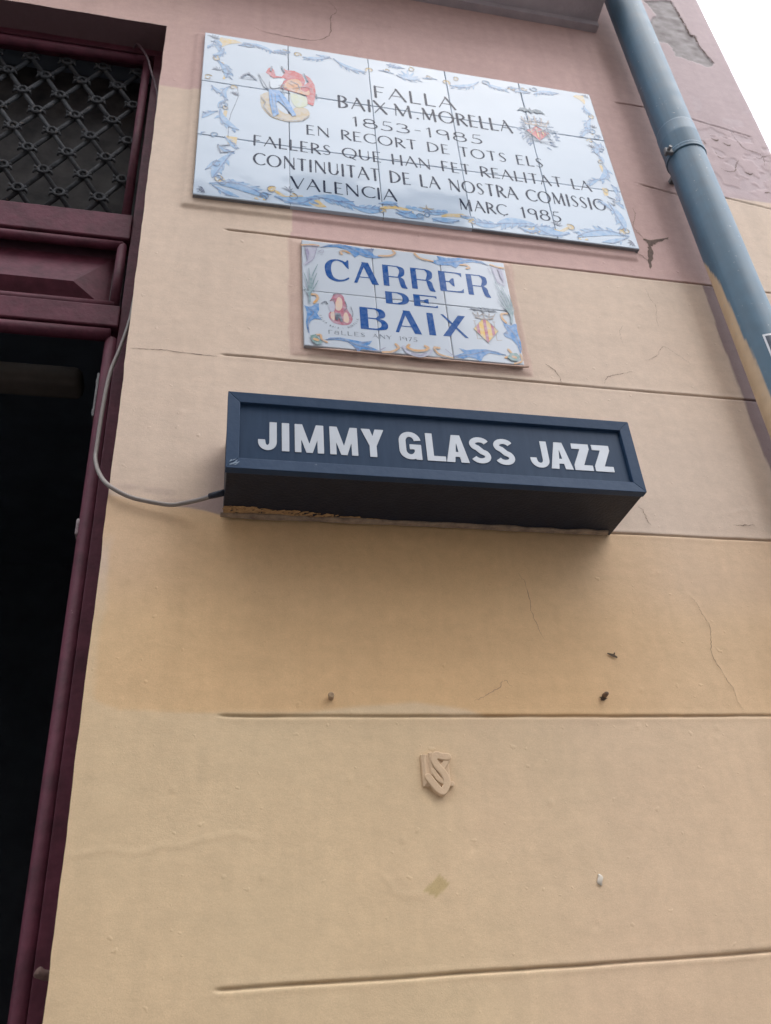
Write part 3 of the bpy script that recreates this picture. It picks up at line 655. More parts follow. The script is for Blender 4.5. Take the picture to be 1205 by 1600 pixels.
# ================================================================== LAMP BOX SIGN
BX0, BX1, BZ0, BZ1, BD = .0845, .7635, 2.2868, 2.4315, .14
sign = thing('bar_sign', 'long dark blue box sign with white capitals mounted on the cream wall', 'sign', ((BX0+BX1)/2, 0, BZ0))
navy = mat('navy enamel', (.014, .038, .085), .5, .2, .3, 30, .15, 120, col2=(.024, .05, .10), chips=((.07, .10, .15), 42, .69))
navy_face = mat('navy acrylic', (.012, .032, .072), .45, .16, .3, 1, .05, 40, col2=(.020, .044, .088), stretch=(110, 40, 9))
blackm = mat('black painted steel', (.006, .010, .022), .5, .3, .5, 35, .3, 200, col2=(.012, .017, .032))
bm = bmesh.new(); add_box(bm, (BX0+.002, -BD+.012, BZ0), (BX1-.002, .004, BZ1-.001), .0015); mk_bm('housing', bm, blackm, sign)
fw_, fy0, fy1 = .019, -BD, -BD+.0145
bm = bmesh.new()
def mitre(o4, i4):
    for k in range(4):
        l = (k+1) % 4; vs = []
        for y, (a_, b_) in ((fy0, (0, 0)), (fy1, (0, 0))):
            vs.append([bm.verts.new((o4[k][0], y, o4[k][1])), bm.verts.new((o4[l][0], y, o4[l][1])), bm.verts.new((i4[l][0], y+(.0014 if y == fy0 else 0), i4[l][1])), bm.verts.new((i4[k][0], y+(.0014 if y == fy0 else 0), i4[k][1]))])
        A, B = vs; bm.faces.new(A); bm.faces.new(B[::-1])
        for s in range(4): t = (s+1) % 4; bm.faces.new((A[t], A[s], B[s], B[t]))
pr = []
for i in range(14): a_ = R(35+rng.uniform(-22, 22)); x_ = rng.uniform(.004, .016); y_ = rng.uniform(.003, .013); l_ = rng.uniform(.003, .009); pr.append(cap_([(x_, y_, .0003), (x_+l_*.5*math.cos(a_), y_+l_*.5*math.sin(a_), .0007), (x_+l_*math.cos(a_), y_+l_*math.sin(a_), .0002)]))
V_, F_ = shape_mesh(pr, .0003); mk('paint_scuff', on_wall(V_, BX0, -BD-.0006, BZ0), F_, mat('scuffed metal', (.20, .27, .36), .5, .4, .3, 90), sign)
mitre([(BX0, BZ0-.0005), (BX1, BZ0-.0005), (BX1, BZ1), (BX0, BZ1)], [(BX0+fw_, BZ0+fw_), (BX1-fw_, BZ0+fw_), (BX1-fw_, BZ1-fw_), (BX0+fw_, BZ1-fw_)])
fr = mk_bm('front_frame', bm, navy, sign)
bv = fr.modifiers.new('b', 'BEVEL'); bv.width = .0008; bv.segments = 2
bm = bmesh.new(); add_box(bm, (BX0+fw_-.004, -BD+.0075, BZ0+fw_-.004), (BX1-fw_+.004, -BD+.0118, BZ1-fw_+.004)); mk_bm('face_panel', bm, navy_face, sign)
def ringsec(cx, cy, rx, ry, tx, ty, a0, a1, n_=22):
    o = [(cx+rx*math.cos(R(a0+(a1-a0)*i/n_)), cy+ry*math.sin(R(a0+(a1-a0)*i/n_))) for i in range(n_+1)]
    i_ = [(cx+(rx-tx)*math.cos(R(a0+(a1-a0)*i/n_)), cy+(ry-ty)*math.sin(R(a0+(a1-a0)*i/n_))) for i in range(n_+1)]
    return poly_(o+i_[::-1])
def P(*l): return poly_(list(l))
def thick_line(pts, wd):
    pts = [np.array(p_, float) for p_ in pts]; l = []; r = []
    for i, p_ in enumerate(pts):
        t = pts[min(i+1, len(pts)-1)]-pts[max(i-1, 0)]; t /= np.hypot(*t); nn = np.array((-t[1], t[0]))*wd[i]/2; l.append(p_+nn); r.append(p_-nn)
    return poly_(l+r[::-1])
def bold(ch, w):
    s, h = .20, .17
    if ch == 'I': return [P((0, 0), (w, 0), (w, 1), (0, 1))]
    if ch == 'J': return [P((w-s, .30), (w, .30), (w, 1), (w-s, 1)), ringsec(w/2, .30, w/2, .30, s, h, 180, 360), P((0, .30), (s, .30), (s-.01, .36), (0, .36))]
    if ch == 'M': return [P((0, 0), (.175, 0), (.175, 1), (0, 1)), P((w-.175, 0), (w, 0), (w, 1), (w-.175, 1)), P((.02, 1), (.21, 1), (w/2+.085, 0), (w/2-.085, 0)), P((w-.21, 1), (w-.02, 1), (w/2+.085, 0), (w/2-.085, 0))]
    if ch == 'Y': return [P((0, 1), (.255, 1), (w/2+.10, .40), (w/2-.11, .42)), P((w-.255, 1), (w, 1), (w/2+.11, .42), (w/2-.10, .40)), P((w/2-s/2, 0), (w/2+s/2, 0), (w/2+s/2, .46), (w/2-s/2, .46))]
    if ch == 'G': return [ringsec(w/2, .66, w/2, .34, s, h, 8, 180), P((0, .34), (s, .34), (s, .66), (0, .66)), ringsec(w/2, .34, w/2, .34, s, h, 180, 330), P((w/2-.01, .37), (w, .37), (w, .54), (w/2-.01, .54)), P((w-.17, 0), (w, 0), (w, .5), (w-s, .5), (w-s, .2))]
    if ch == 'L': return [P((0, 0), (s, 0), (s, 1), (0, 1)), P((.1, 0), (w, 0), (w, .17), (.1, .17))]
    if ch == 'A': return [P((0, 0), (.245, 0), (w/2+.03, 1), (w/2-.13, 1)), P((w, 0), (w-.245, 0), (w/2-.03, 1), (w/2+.13, 1)), P((.18, .2), (w-.18, .2), (w-.24, .37), (.24, .37))]
    if ch == 'Z': return [P((.02, .81), (w-.01, .81), (w-.01, 1), (.02, 1)), P((0, 0), (w, 0), (w, .19), (0, .19)), P((0, .19), (0, .12), (.28, .12), (w-.01, .82), (w-.01, .9), (w-.28, .88))]
    if ch == 'S':
        c = []
        for i in range(15): a = R(22+i*(248-22)/14); c.append((w/2+(w/2-.11)*math.cos(a), .735+.16*math.sin(a)))
        for i in range(15): a = R(75-i*(75+158)/14); c.append((w/2+(w/2-.11)*math.cos(a), .275+.17*math.sin(a)))
        return [thick_line(c, [.175]*12+[.19]*6+[.175]*12)]
SX = [('J', .1323, .1603), ('I', .1686, .1795), ('M', .1886, .2330), ('M', .2432, .2866), ('Y', .2934, .3294), ('G', .3540, .3895), ('L', .3985, .4286), ('A', .4303, .4674), ('S', .4702, .5064), ('S', .5114, .5472),
      ('J', .5736, .6055), ('A', .6075, .6456), ('Z', .6492, .6812), ('Z', .6858, .7183)]
opal = mat('opal white letters', (.50, .54, .60), .35, .5, .10, 40)
LH = .0533
for ch, a, b in SX:
    pr = [(k, p_*LH) for k, p_ in bold(ch, (b-a)/LH)]
    V_, F_ = shape_mesh(pr, .0006, .0004, 0, .0003, 2); mk('letter', on_wall(V_, a, -BD+.0070, 2.3275), F_, opal, sign)
# hardened mortar bead along the back, and old ochre paint on the underside by the wall
caulk = mat('mortar bead', (.34, .255, .18), .85, .3, .4, 60, .6, 200, col2=(.16, .115, .09))
xsb = np.arange(BX0-.002, BX1-.01, .004); V_ = []; F_ = []
for x in xsb:
    r = .006+.004*float(fbm(np.array([x*30]), np.array([1.]), 3)[0]); zc_ = BZ0-.001+.003*float(fbm(np.array([x*18]), np.array([9.]), 3)[0])
    for k in range(8): t = math.pi*(k/7)-math.pi/2; V_.append((x, -.0065-r*1.6*math.cos(t), zc_+r*.7*math.sin(t)))
for i in range(len(xsb)-1):
    for k in range(7): a = i*8+k; F_.append((a, a+1, a+9, a+8))
mk('mortar_bead', V_, F_, caulk, sign, smooth=True)
flk = mat('flaking ochre', (.46, .30, .15), .85, .3, .3, 120, .8, 300, col2=(.25, .15, .08)); V_ = None
pr = []
for i in range(120):
    x = rng.uniform(0, .17)**1.0*1.0; x = rng.random()**1.25*.26; lim = .036*(1-.6*(x/.26)**1.3)
    y = rng.uniform(.012, max(.016, lim)); pr.append(cap_([(x, y, rng.uniform(.0015, .0045)*(1-.4*x/.26)), (x+rng.uniform(.002, .010), y+rng.uniform(-.002, .002), rng.uniform(.001, .003))]))
pr.append(poly_([(0, .01), (.12, .01), (.12, .026), (.06, .031), (0, .034)]))
for i in range(60): x = rng.uniform(0, .2); y = rng.uniform(.012, .034); pr.append(sub_([(x, y), (x+.003, y+.001), (x+.005, y+.003), (x+.001, y+.0025)]))
V_, F_ = shape_mesh(pr, .0007); mk('paint_residue', np.stack([BX0+.002+V_[:, 0], -V_[:, 1], np.full(len(V_), BZ0-.0008)], 1), F_, flk, sign)

# ================================================================== CABLE
cabm = mat('grey cable sheath', (.235, .205, .19), .5, .5, .2, 30, .15, 100)
cp = catmull([(-.094, .058, 2.86), (-.097, .054, 2.80), (-.100, .05, 2.74), (-.110, .045, 2.666), (-.121, .042, 2.603), (-.125, .040, 2.518), (-.126, .040, 2.436), (-.125, .035, 2.412), (-.117, .02, 2.379), (-.103, 0, 2.345), (-.087, -.009, 2.325), (-.062, -.009, 2.311), (-.036, -.009, 2.304), (.003, -.010, 2.298), (.027, -.015, 2.300), (.052, -.030, 2.299), (.071, -.045, 2.298), (.0855, -.058, 2.2955)], 6)
v, f = tube(cp, .0036, 10); cb = thing('power_cable', 'grey power cable drooping from the door frame into the box sign', 'cable', (-.12, .04, 2.4)); mk('sheath', v, f, cabm, cb, smooth=True)
v, f = tube([(.064, -.0405, 2.2985), (.072, -.046, 2.2978), (.0865, -.0585, 2.2952)], [.0046, .0052, .0054], 12); mk('grommet', v, f, blackm, cb, smooth=True)
cp = catmull([(-.170, .058, 3.655), (-.162, .046, 3.655), (-.148, .044, 3.635), (-.133, .048, 3.605), (-.120, .052, 3.556), (-.108, .058, 3.516), (-.1, .060, 3.46), (-.097, .0625, 3.3), (-.096, .0635, 3.05), (-.095, .062, 2.9)], 6)
v, f = tube(cp, .0028, 8); tag(mk('thin_cable', v, f, maroon_d, None, smooth=True), 'thin maroon painted cable curling down the top right corner of the door frame', 'cable')

# ================================================================== BIG TILE PANEL
def tiles(name, ox, oz, cols, rows, cell, thk, base, m, parent, gap=.0012):
    bm = bmesh.new(); b = .0016
    for i in range(cols):
        for j in range(rows):
            a, c = ox+i*cell+gap/2, ox+(i+1)*cell-gap/2; d, e = oz-(j+1)*cell+gap/2, oz-j*cell-gap/2
            y0 = base; y1 = base-thk+rng.uniform(-.0003, .0003)*0
            jx, jz = rng.uniform(-.0005, .0005), rng.uniform(-.0005, .0005)
            o4 = [(a+jx, d+jz), (c+jx, d+jz), (c+jx, e+jz), (a+jx, e+jz)]; rings = []
            for y, s in ((y0, 0), (y1+.0012, 0), (y1+.0003, .0006), (y1, b)):
                rings.append([bm.verts.new((x+(s if k in (0, 3) else -s), y, z+(s if k in (0, 1) else -s))) for k, (x, z) in enumerate(o4)])
            for r0, r1 in zip(rings[:-1], rings[1:]):
                for k in range(4): l = (k+1) % 4; bm.faces.new((r0[k], r0[l], r1[l], r1[k]))
            bm.faces.new(rings[-1])
    return mk_bm(name, bm, m, parent)
PO = (0, 3.65); PBASE, PTH = -.0045, .0095
panel = thing('tile_plaque', 'large rectangular white tile plaque lettered in grey, with a flame emblem and blue scroll border', 'tile plaque', (.5, PBASE, 3.05))
org = (0, 0, 3.65)
T = lambda nm, c, op=1.0, **k: tile_mat(nm, c, .2, org, op, **k)
tw = T('white glaze', (.45, .53, .63), 1.0)
tiles('tile_field', 0, 3.65, 5, 3, .2, PTH, PBASE, tw, panel)
grout = mat('grey grout', (.23, .23, .25), .9, .2, .3, 60)
bm = bmesh.new(); add_box(bm, (.0004, PBASE-.0070, 3.0504), (.9996, PBASE+.009, 3.6496)); mk_bm('grout_bed', bm, grout, panel)
YP = PBASE-PTH
slate = T('slate brush paint', (.016, .022, .05), 1.0, gap=.05, spec=.06); blue_l = T('pale blue brush paint', (.13, .30, .54), .85); blue_d = T('deep blue brush paint', (.05, .10, .28), .8)
yel = T('straw brush paint', (.58, .40, .12), .9); grey_l = T('grey line paint', (.07, .08, .14), .85); red = T('red brush paint', (.46, .05, .06), 1.0, gap=.15); rose = T('orange brush paint', (.58, .26, .10), .95)
sand = T('sand brush paint', (.46, .36, .22), .95, gap=.2); teal = T('teal brush paint', (.015, .07, .13), 1.0, gap=.1); sky_b = T('sky blue brush paint', (.05, .24, .58), .95); tgrn = T('pale green brush paint', (.46, .50, .28), .8)
# --- roman capitals drawn with a flat brush: T thick strokes, t thin strokes
Tk, tn = .062, .026
def arc(cx, cy, rx, ry, a0, a1, n_=18, f=None):
    o = []
    for i in range(n_+1):
        a = R(a0+(a1-a0)*i/n_); r = tn+(Tk-tn)*abs(math.cos(a))**1.5 if f is None else f; o.append((cx+rx*math.cos(a), cy+ry*math.sin(a), r))
    return o
def ln(x0, y0, x1, y1, r, r2=None): return [(x0, y0, r), (x1, y1, r2 or r)]
G = {
 'A': (.80, [ln(.02, 0, .40, 1, tn), ln(.38, 1, .78, 0, Tk*.95), ln(.17, .36, .62, .36, tn)]), 'B': (.62, [ln(.1, 0, .1, 1, Tk), arc(.12, .76, .36, .24, 90, -90), arc(.12, .27, .44, .27, 90, -90)]),
 'C': (.80, [arc(.50, .5, .46, .5, 50, 310)]), 'Ç': (.80, [arc(.50, .5, .46, .5, 50, 310), ln(.5, 0, .46, -.14, tn)]), 'D': (.82, [ln(.1, 0, .1, 1, Tk), arc(.12, .5, .64, .5, 90, -90)]),
 'E': (.56, [ln(.1, 0, .1, 1, Tk), ln(.1, 1, .52, 1, tn), ln(.1, .53, .44, .53, tn), ln(.1, 0, .54, 0, tn)]), 'F': (.54, [ln(.1, 0, .1, 1, Tk), ln(.1, 1, .52, 1, tn), ln(.1, .52, .42, .52, tn)]),
 'H': (.80, [ln(.1, 0, .1, 1, Tk), ln(.7, 0, .7, 1, Tk), ln(.1, .52, .7, .52, tn)]), 'I': (.24, [ln(.12, 0, .12, 1, Tk)]), 'L': (.54, [ln(.1, 0, .1, 1, Tk), ln(.1, 0, .52, 0, tn, Tk*.7)]),
 'M': (.98, [ln(.10, 0, .14, 1, tn), ln(.14, 1, .48, .1, Tk), ln(.48, .1, .82, 1, tn), ln(.82, 1, .88, 0, Tk)]), 'N': (.84, [ln(.1, 0, .1, 1, tn), ln(.1, 1, .74, .02, Tk), ln(.74, 0, .74, 1, tn)]),
 'O': (1.0, [arc(.50, .5, .45, .5, 0, 360, 30)]), 'Q': (1.0, [arc(.50, .5, .45, .5, 0, 360, 30), ln(.55, .1, .92, -.16, Tk, tn)]), 'R': (.66, [ln(.1, 0, .1, 1, Tk), arc(.12, .74, .40, .26, 90, -90), ln(.26, .48, .64, 0, Tk)]),
 'S': (.56, [[(.48, .86, tn), (.36, .99, tn), (.20, .97, tn), (.10, .82, Tk*.7), (.16, .64, Tk), (.36, .46, Tk), (.48, .28, Tk*.8), (.42, .07, tn), (.24, 0, tn), (.06, .12, tn)]]), 'T': (.66, [ln(.33, 0, .33, 1, Tk), ln(.03, 1, .63, 1, tn)]),
 'U': (.78, [ln(.1, 1, .1, .34, Tk), arc(.39, .34, .29, .34, 180, 360), ln(.68, .34, .68, 1, tn)]), 'V': (.80, [ln(.02, 1, .40, 0, Tk), ln(.40, 0, .78, 1, tn)]), 'X': (.76, [ln(.04, 1, .72, 0, Tk), ln(.06, 0, .70, 1, tn)]), 'Y': (.76, [ln(.04, 1, .38, .48, Tk), ln(.72, 1, .38, .48, tn), ln(.38, .5, .38, 0, Tk)]),
 '1': (.34, [ln(.20, 0, .20, 1, Tk), ln(.20, 1, .06, .84, tn)]), '8': (.62, [arc(.31, .76, .22, .24, 0, 360, 22), arc(.31, .27, .28, .28, 0, 360, 24)]), '5': (.56, [ln(.16, .98, .48, 1.0, tn), ln(.16, .98, .12, .56, tn), arc(.22, .29, .28, .29, 105, -130)]),
 '3': (.56, [arc(.22, .76, .24, .24, 140, -85), arc(.22, .27, .30, .27, 88, -140)]), '9': (.58, [arc(.28, .72, .24, .27, 0, 360, 22), ln(.52, .72, .52, 0, Tk)]), '7': (.54, [ln(.04, 1, .5, 1, tn), ln(.5, 1, .2, 0, Tk)]), '-': (.40, [ln(.08, .5, .32, .5, tn*1.2)]), '.': (.2, [ln(.08, .02, .1, .02, Tk*.9)]), ' ': (.42, []),
 'a': (.56, [arc(.26, .26, .21, .26, 0, 360, 20), ln(.47, 0, .47, .5, Tk), arc(.27, .62, .2, .2, 160, 0, 10)]), 'r': (.5, [ln(.1, 0, .1, .9, Tk), ln(.1, .9, .48, .95, tn)])}
def text(s, x0, x1, z, hgt, k=1.0):
    wd = sum(G[c][0] for c in s); gap_n = max(len(s)-1, 1); sx = (x1-x0)/((wd+.16*gap_n)*hgt); x = x0; out = []
    for c in s:
        for st in G[c][1]:
            j = rng.uniform(-.02, .02); out.append(cap_([(x+(a+j)*hgt*sx, z+(b+j)*hgt, r*hgt*k) for a, b, r in st]))
        x += (G[c][0]+.16)*hgt*sx
    return out
for s, a, b, z, h_ in (('FALLA', .405, .612, -.1625, .0455), ('BAIX', .315, .434, -.2250, .0455), ('M.', .4505, .515, -.2250, .0455), ('MORELLA', .5205, .750, -.2245, .0455), ('1853-1985', .345, .665, -.2895, .034), ('EN RECORT DE TOTS ELS', .238, .811, -.3467, .0335), ('FALLERS QUE HAN FET REALITAT LA', .120, .921, -.412, .0345), ('CONTINUITAT DE LA NOSTRA COMISSIO', .1215, .945, -.4785, .0390), ('VALENCIA', .202, .433, -.541, .036), ('MARÇ', .578, .690, -.541, .0355), ('1985', .722, .820, -.541, .0340)):
    painted('text_line', [(text(s, a, b, z, h_, 1.12), slate)], 0, YP, 3.65, panel, .0007)
# --- scroll border
def bez(p0, c, p1, n_=14): return [((1-t)**2*np.array(p0)+2*t*(1-t)*np.array(c)+t*t*np.array(p1)) for t in np.linspace(0, 1, n_)]
BL, BDk, YL, GL = [], [], [], []
def acanthus(p0, p1, bulge, wd, tufts=5, side=1, tgt=None, dark=None):
    """leafy scroll: a swelling brush stroke with tufts fanning off one side and a thin dark vein"""
    tgt = BL if tgt is None else tgt; dark = BDk if dark is None else dark
    p0, p1 = np.array(p0, float), np.array(p1, float); d = p1-p0; l = np.hypot(*d); t = d/l; nn = np.array((-t[1], t[0]))
    c = (p0+p1)/2+nn*bulge; S = bez(p0, c, p1); n_ = len(S)
    tgt.append(cap_([(s[0], s[1], wd*(.22+.9*math.sin(math.pi*min(.999, (i+1)/n_)**1.4))) for i, s in enumerate(S)]))
    off = nn*wd*.75*side
    dark.append(cap_([(s[0]+off[0]*math.sin(math.pi*i/n_), s[1]+off[1]*math.sin(math.pi*i/n_), .0011) for i, s in enumerate(S)]))
    for k in range(tufts):
        u = .35+.6*k/max(tufts-1, 1); i = int(u*(n_-1)); s = S[i]; tt = S[min(i+1, n_-1)]-S[max(i-1, 0)]; tt = tt/np.hypot(*tt); no = np.array((-tt[1], tt[0]))*side
        e = s+tt*wd*rng.uniform(.6, 1.3)+no*wd*rng.uniform(1.6, 2.4); m = s+no*wd*1.0-tt*wd*.1
        tgt.append(cap_([(s[0], s[1], wd*.5), (m[0], m[1], wd*.5), (e[0], e[1], wd*.12)]))
        if k % 2: dark.append(cap_([(m[0], m[1], .0009), (e[0], e[1], .0006)]))
def curl(cx, cy, r, a0, turns, wd, tgt=None, line=True):
    tgt = YL if tgt is None else tgt; n_ = 22; pts = []
    for i in range(n_+1):
        u = i/n_; a = R(a0)+turns*2*math.pi*u; rr = r*(1-.72*u); pts.append((cx+rr*math.cos(a), cy+rr*math.sin(a), wd*(1-.35*u)))
    tgt.append(cap_(pts))
    if line: GL.append(cap_([(x+wd*.8*math.cos(R(a0)+turns*2*math.pi*i/n_), y+wd*.8*math.sin(R(a0)+turns*2*math.pi*i/n_), .0007) for i, (x, y, q_) in enumerate(pts)]))
def sprig(x, y, s, a0=0):
    for k in range(5): a = R(a0+k*40-80); GL.append(cap_([(x, y, .0012*s), (x+.010*s*math.cos(a), y+.010*s*math.sin(a), .0016*s), (x+.017*s*math.cos(a+.3), y+.017*s*math.sin(a+.3), .0006)]))
mm = lambda *l: [(a/1000, b/1000) for a, b in l]
for mir in (0, 1):
    X_ = (lambda x: x) if not mir else (lambda x: 1-x*(.58 if x < .09 else 1))
    def ac(p0, p1, bu, wd, tf, sd): acanthus((X_(p0[0]/1000), p0[1]/1000), (X_(p1[0]/1000), p1[1]/1000), (bu if not mir else -bu)/1000, wd/1000, tf, sd if not mir else -sd)
    def cu(x, y, r, a, tr, wd): curl(X_(x/1000), y/1000, r/1000, a if not mir else 180-a, tr if not mir else -tr, wd/1000)
    # top edge
    sprig(X_(.020), -.018, .9, 60); YL.append(poly_([(X_(a), b) for a, b in mm((36, -12), (74, -14), (88, -22), (60, -34), (42, -52), (34, -40))]))
    ac((92, -20), (165, -42), 16, 5.5, 5, -1); ac((172, -36), (205, -30), -6, 3, 2, 1); cu(190, -26, 8, 180, .9, 2.4); cu(222, -34, 9, 0, 1.0, 2.6)
    ac((300, -26), (236, -40), 10, 6, 5, 1); ac((312, -26), (392, -62), -22, 6.5, 6, -1); cu(402, -52, 10, 200, -.8, 3); ac((425, -46), (462, -52), 6, 3, 3, 1); cu(446, -40, 8, 180, 1, 2)
    # side
    ac((46, -58), (22, -92), 14, 6, 4, 1); cu(32, -104, 9, 90, .9, 3); ac((34, -112), (54, -175), 16, 7, 6, 1); YL.append(cap_([(X_(.044), -.118, .003), (X_(.058), -.15, .004), (X_(.050), -.18, .003)])); sprig(X_(.034), -.150, .7, 90)
    ac((66, -206), (62, -262), -24, 5, 4, -1); ac((24, -214), (52, -240), -8, 5, 3, -1); cu(72, -210, 8, 0, .9, 2.6); sprig(X_(.076), -.236, .7, 60); ac((58, -262), (42, -296), -10, 4, 3, 1); cu(58, -292, 7, 90, 1, 2)
    ac((46, -300), (88, -366), -24, 8, 4, -1); YL.append(cap_([(X_(.058), -.305, .004), (X_(.054), -.34, .004)])); YL.append(poly_([(X_(a), b) for a, b in mm((62, -392), (86, -394), (84, -424), (66, -420))]))
    GL.append(cap_([(X_(.070), -.425, .0016), (X_(.045), -.432, .0018), (X_(.052), -.455, .0016), (X_(.080), -.445, .001)])); ac((74, -452), (38, -540), -12, 9, 4, 1); cu(60, -552, 9, 90, .9, 3.5)
    # bottom edge
    ac((34, -560), (150, -585), 26, 10, 6, 1); ac((40, -566), (100, -598), -4, 6, 4, -1); sprig(X_(.022), -.585, .9, 200); cu(140, -586, 12, 200, .8, 3.5)
    cu(162, -556, 9, 60, .8, 4); YL.append(cap_([(X_(.166), -.556, .0035), (X_(.19), -.575, .004), (X_(.225), -.565, .003)])); sprig(X_(.195), -.552, .8, 60); ac((170, -576), (248, -566), -22, 11, 6, -1)
    YL.append(poly_([(X_(a), b) for a, b in mm((238, -566), (262, -572), (278, -590), (258, -594), (240, -584))])); ac((252, -560), (338, -572), 16, 10, 7, -1); ac((330, -574), (398, -578), -16, 8, 6, 1)
    YL.append(cap_([(X_(.392), -.574, .004), (X_(.42), -.562, .006), (X_(.452), -.566, .005), (X_(.466), -.572, .003)])); cu(398, -580, 7, 0, 1, 3); ac((430, -580), (490, -584), -8, 8, 5, -1)
    for i in range(4): BL.append(cap_([(X_(.458+.013*i), -.556-.002*i, .0058), (X_(.460+.013*i), -.556-.002*i, .0058)]))
for k in range(56):
    e = k % 4; u = rng.uniform(.06, .94)
    x, y = ((u, rng.uniform(-.055, -.014)), (u, rng.uniform(-.592, -.552)), (rng.uniform(.014, .062), -u*.58), (1-rng.uniform(.010, .046), -u*.58))[e]
    if abs(x-.26) < .09 and e == 1 and y > -.56: continue
    a = rng.uniform(0, 6.28); kind = rng.random()
    if kind < .4: curl(x, y, rng.uniform(.006, .011), math.degrees(a), rng.choice([-.9, .9]), rng.uniform(.0016, .0028), BL if rng.random() < .6 else YL)
    else: acanthus((x, y), (x+rng.uniform(.026, .046)*(math.cos(a) if e > 1 else (1 if rng.random() < .5 else -1)), y+(rng.uniform(-.01, .01) if e < 2 else rng.choice([-1, 1])*rng.uniform(.02, .04))), rng.uniform(-.012, .012), rng.uniform(.0035, .0055), 4, rng.choice([-1, 1]))
# crown of leaves at the middle of the top edge, star at the bottom
for a in (-70, -35, 0, 35, 70): BL.append(cap_([(.5, -.058, .006), (.5+.026*math.sin(R(a)), -.058+.03*math.cos(R(a)), .002)]))
acanthus((.47, -.055), (.53, -.055), -.014, .006, 4, -1)
for k in range(5): a = R(90+72*k); YL.append(cap_([(.5, -.556, .004), (.5+.016*math.cos(a), -.556+.013*math.sin(a), .0012)])); GL.append(cap_([(.5, -.556, .0008), (.5+.018*math.cos(a), -.556+.015*math.sin(a), .0006)]))
EDGE = [sub_([(-.2, -1), (.007, -1), (.007, .2), (-.2, .2)]), sub_([(.993, -1), (1.2, -1), (1.2, .2), (.993, .2)]), sub_([(-.2, -.007), (1.2, -.007), (1.2, .2), (-.2, .2)]), sub_([(-.2, -1), (1.2, -1), (1.2, -.593), (-.2, -.593)])]
painted('scroll_border', [(YL+EDGE, yel), (BL+EDGE, blue_l), (BDk+EDGE, blue_d), (GL+EDGE, grey_l)], 0, YP, 3.65, panel, .0010)
# --- flame emblem
def S(pts, r): return cap_([(a/1000, b/1000, r/1000) for a, b in pts])
def W(pts, n_=4): return poly_([tuple(p_) for p_ in catmull(mm(*(pts+[pts[0]])), n_)])
rock = [W([(134, -225), (150, -208), (164, -215), (172, -262), (199, -282), (215, -252), (240, -250), (248, -275), (230, -300), (198, -310), (162, -304), (138, -270)])]
flame = [poly_(mm((146, -131), (152, -112), (160, -104), (166, -118), (170, -139), (184, -137), (190, -125), (184, -98), (194, -108), (214, -106), (232, -116), (240, -142), (236, -160), (246, -146), (244, -128), (236, -112), (252, -126), (262, -152), (264, -178), (262, -205), (257, -237), (244, -231), (243, -205), (239, -199), (205, -192), (180, -186), (184, -160), (196, -145), (178, -143), (164, -149)))]
inner = [W([(186, -178), (200, -148), (222, -140), (232, -158), (228, -178), (240, -186), (248, -178), (246, -198), (206, -190)])]
cloth = [poly_(mm((153, -198), (177, -196), (186, -208), (199, -232), (217, -283), (208, -289), (199, -272), (190, -256), (175, -238), (171, -249), (177, -287), (164, -302), (160, -275), (156, -252)))]
head = [W([(129, -142), (142, -134), (152, -138), (158, -152), (154, -175), (152, -194), (142, -191), (134, -165)])]
shirt = [W([(156, -155), (176, -150), (190, -146), (184, -170), (176, -186), (158, -190)])]
lines = [S([(136, -232), (146, -250), (142, -268), (160, -300), (198, -310), (230, -300), (246, -278)], .9), S([(153, -196), (178, -193), (190, -206)], 1.2), S([(129, -142), (140, -170), (150, -194)], .8), S([(176, -178), (190, -170), (182, -186), (196, -182)], .9), S([(184, -178), (188, -188), (186, -196)], 1.1)]
lines += [S([(90, -166), (98, -152), (107, -146), (112, -152), (124, -166)], 2.2), S([(92, -167), (122, -165)], 1), S([(184, -98), (190, -118)], 2), S([(237, -113), (247, -144)], 1.2), S([(160, -104), (158, -122)], 2.2), S([(160, -215), (166, -290)], .5), S([(168, -212), (172, -285)], .5), S([(176, -214), (206, -285)], .5), S([(265, -190), (266, -205)], 1.5)]
lines += [S([(205, -152), (222, -160), (226, -182)], .7), S([(210, -180), (240, -165), (256, -172)], .7), S([(200, -160), (214, -172)], .6)]
green = [W([(203, -198), (238, -204), (244, -232), (232, -248), (216, -250), (206, -228)])]
painted('flame_emblem', [(rock, sand), (green, tgrn), (flame, red), (inner, rose), (cloth, sky_b), (head, T('pale grey brush paint', (.42, .46, .52), .6)), (shirt, T('cool white paint', (.62, .68, .74), .7)), (lines, grey_l)], 0, YP, 3.65, panel, .0007)
# --- crest with bat, crown, laurel and striped lozenge
bat = [poly_(mm((776, -128), (786, -114), (800, -110), (808, -117), (812, -106), (817, -117), (828, -110), (842, -113), (853, -128), (840, -123), (830, -128), (822, -122), (814, -132), (806, -122), (796, -128), (788, -122)))]
laurel = []
for k in range(54):
    a = R(-60+k*300/53+90-150+60); cx, cy = .818, -.212; rx, ry = .046+rng.uniform(-.018, .006), .062+rng.uniform(-.022, .010); x, y = cx+rx*math.cos(a), cy+ry*math.sin(a); b = a+rng.uniform(-.9, .9)
    laurel.append(cap_([(x, y, .0030), (x+.010*math.cos(b), y+.010*math.sin(b), .0014)]))
crown = [S([(792, -176), (846, -176)], 3), S([(792, -176), (784, -150)], 1.6), S([(808, -176), (804, -144)], 1.8), S([(820, -176), (820, -140)], 2), S([(834, -176), (838, -146)], 1.8), S([(846, -176), (856, -152)], 1.6), S([(784, -160), (800, -168), (820, -160), (840, -168), (856, -160)], 1.6)]
loz = [poly_(mm((788, -206), (818, -182), (850, -206), (818, -242)))]
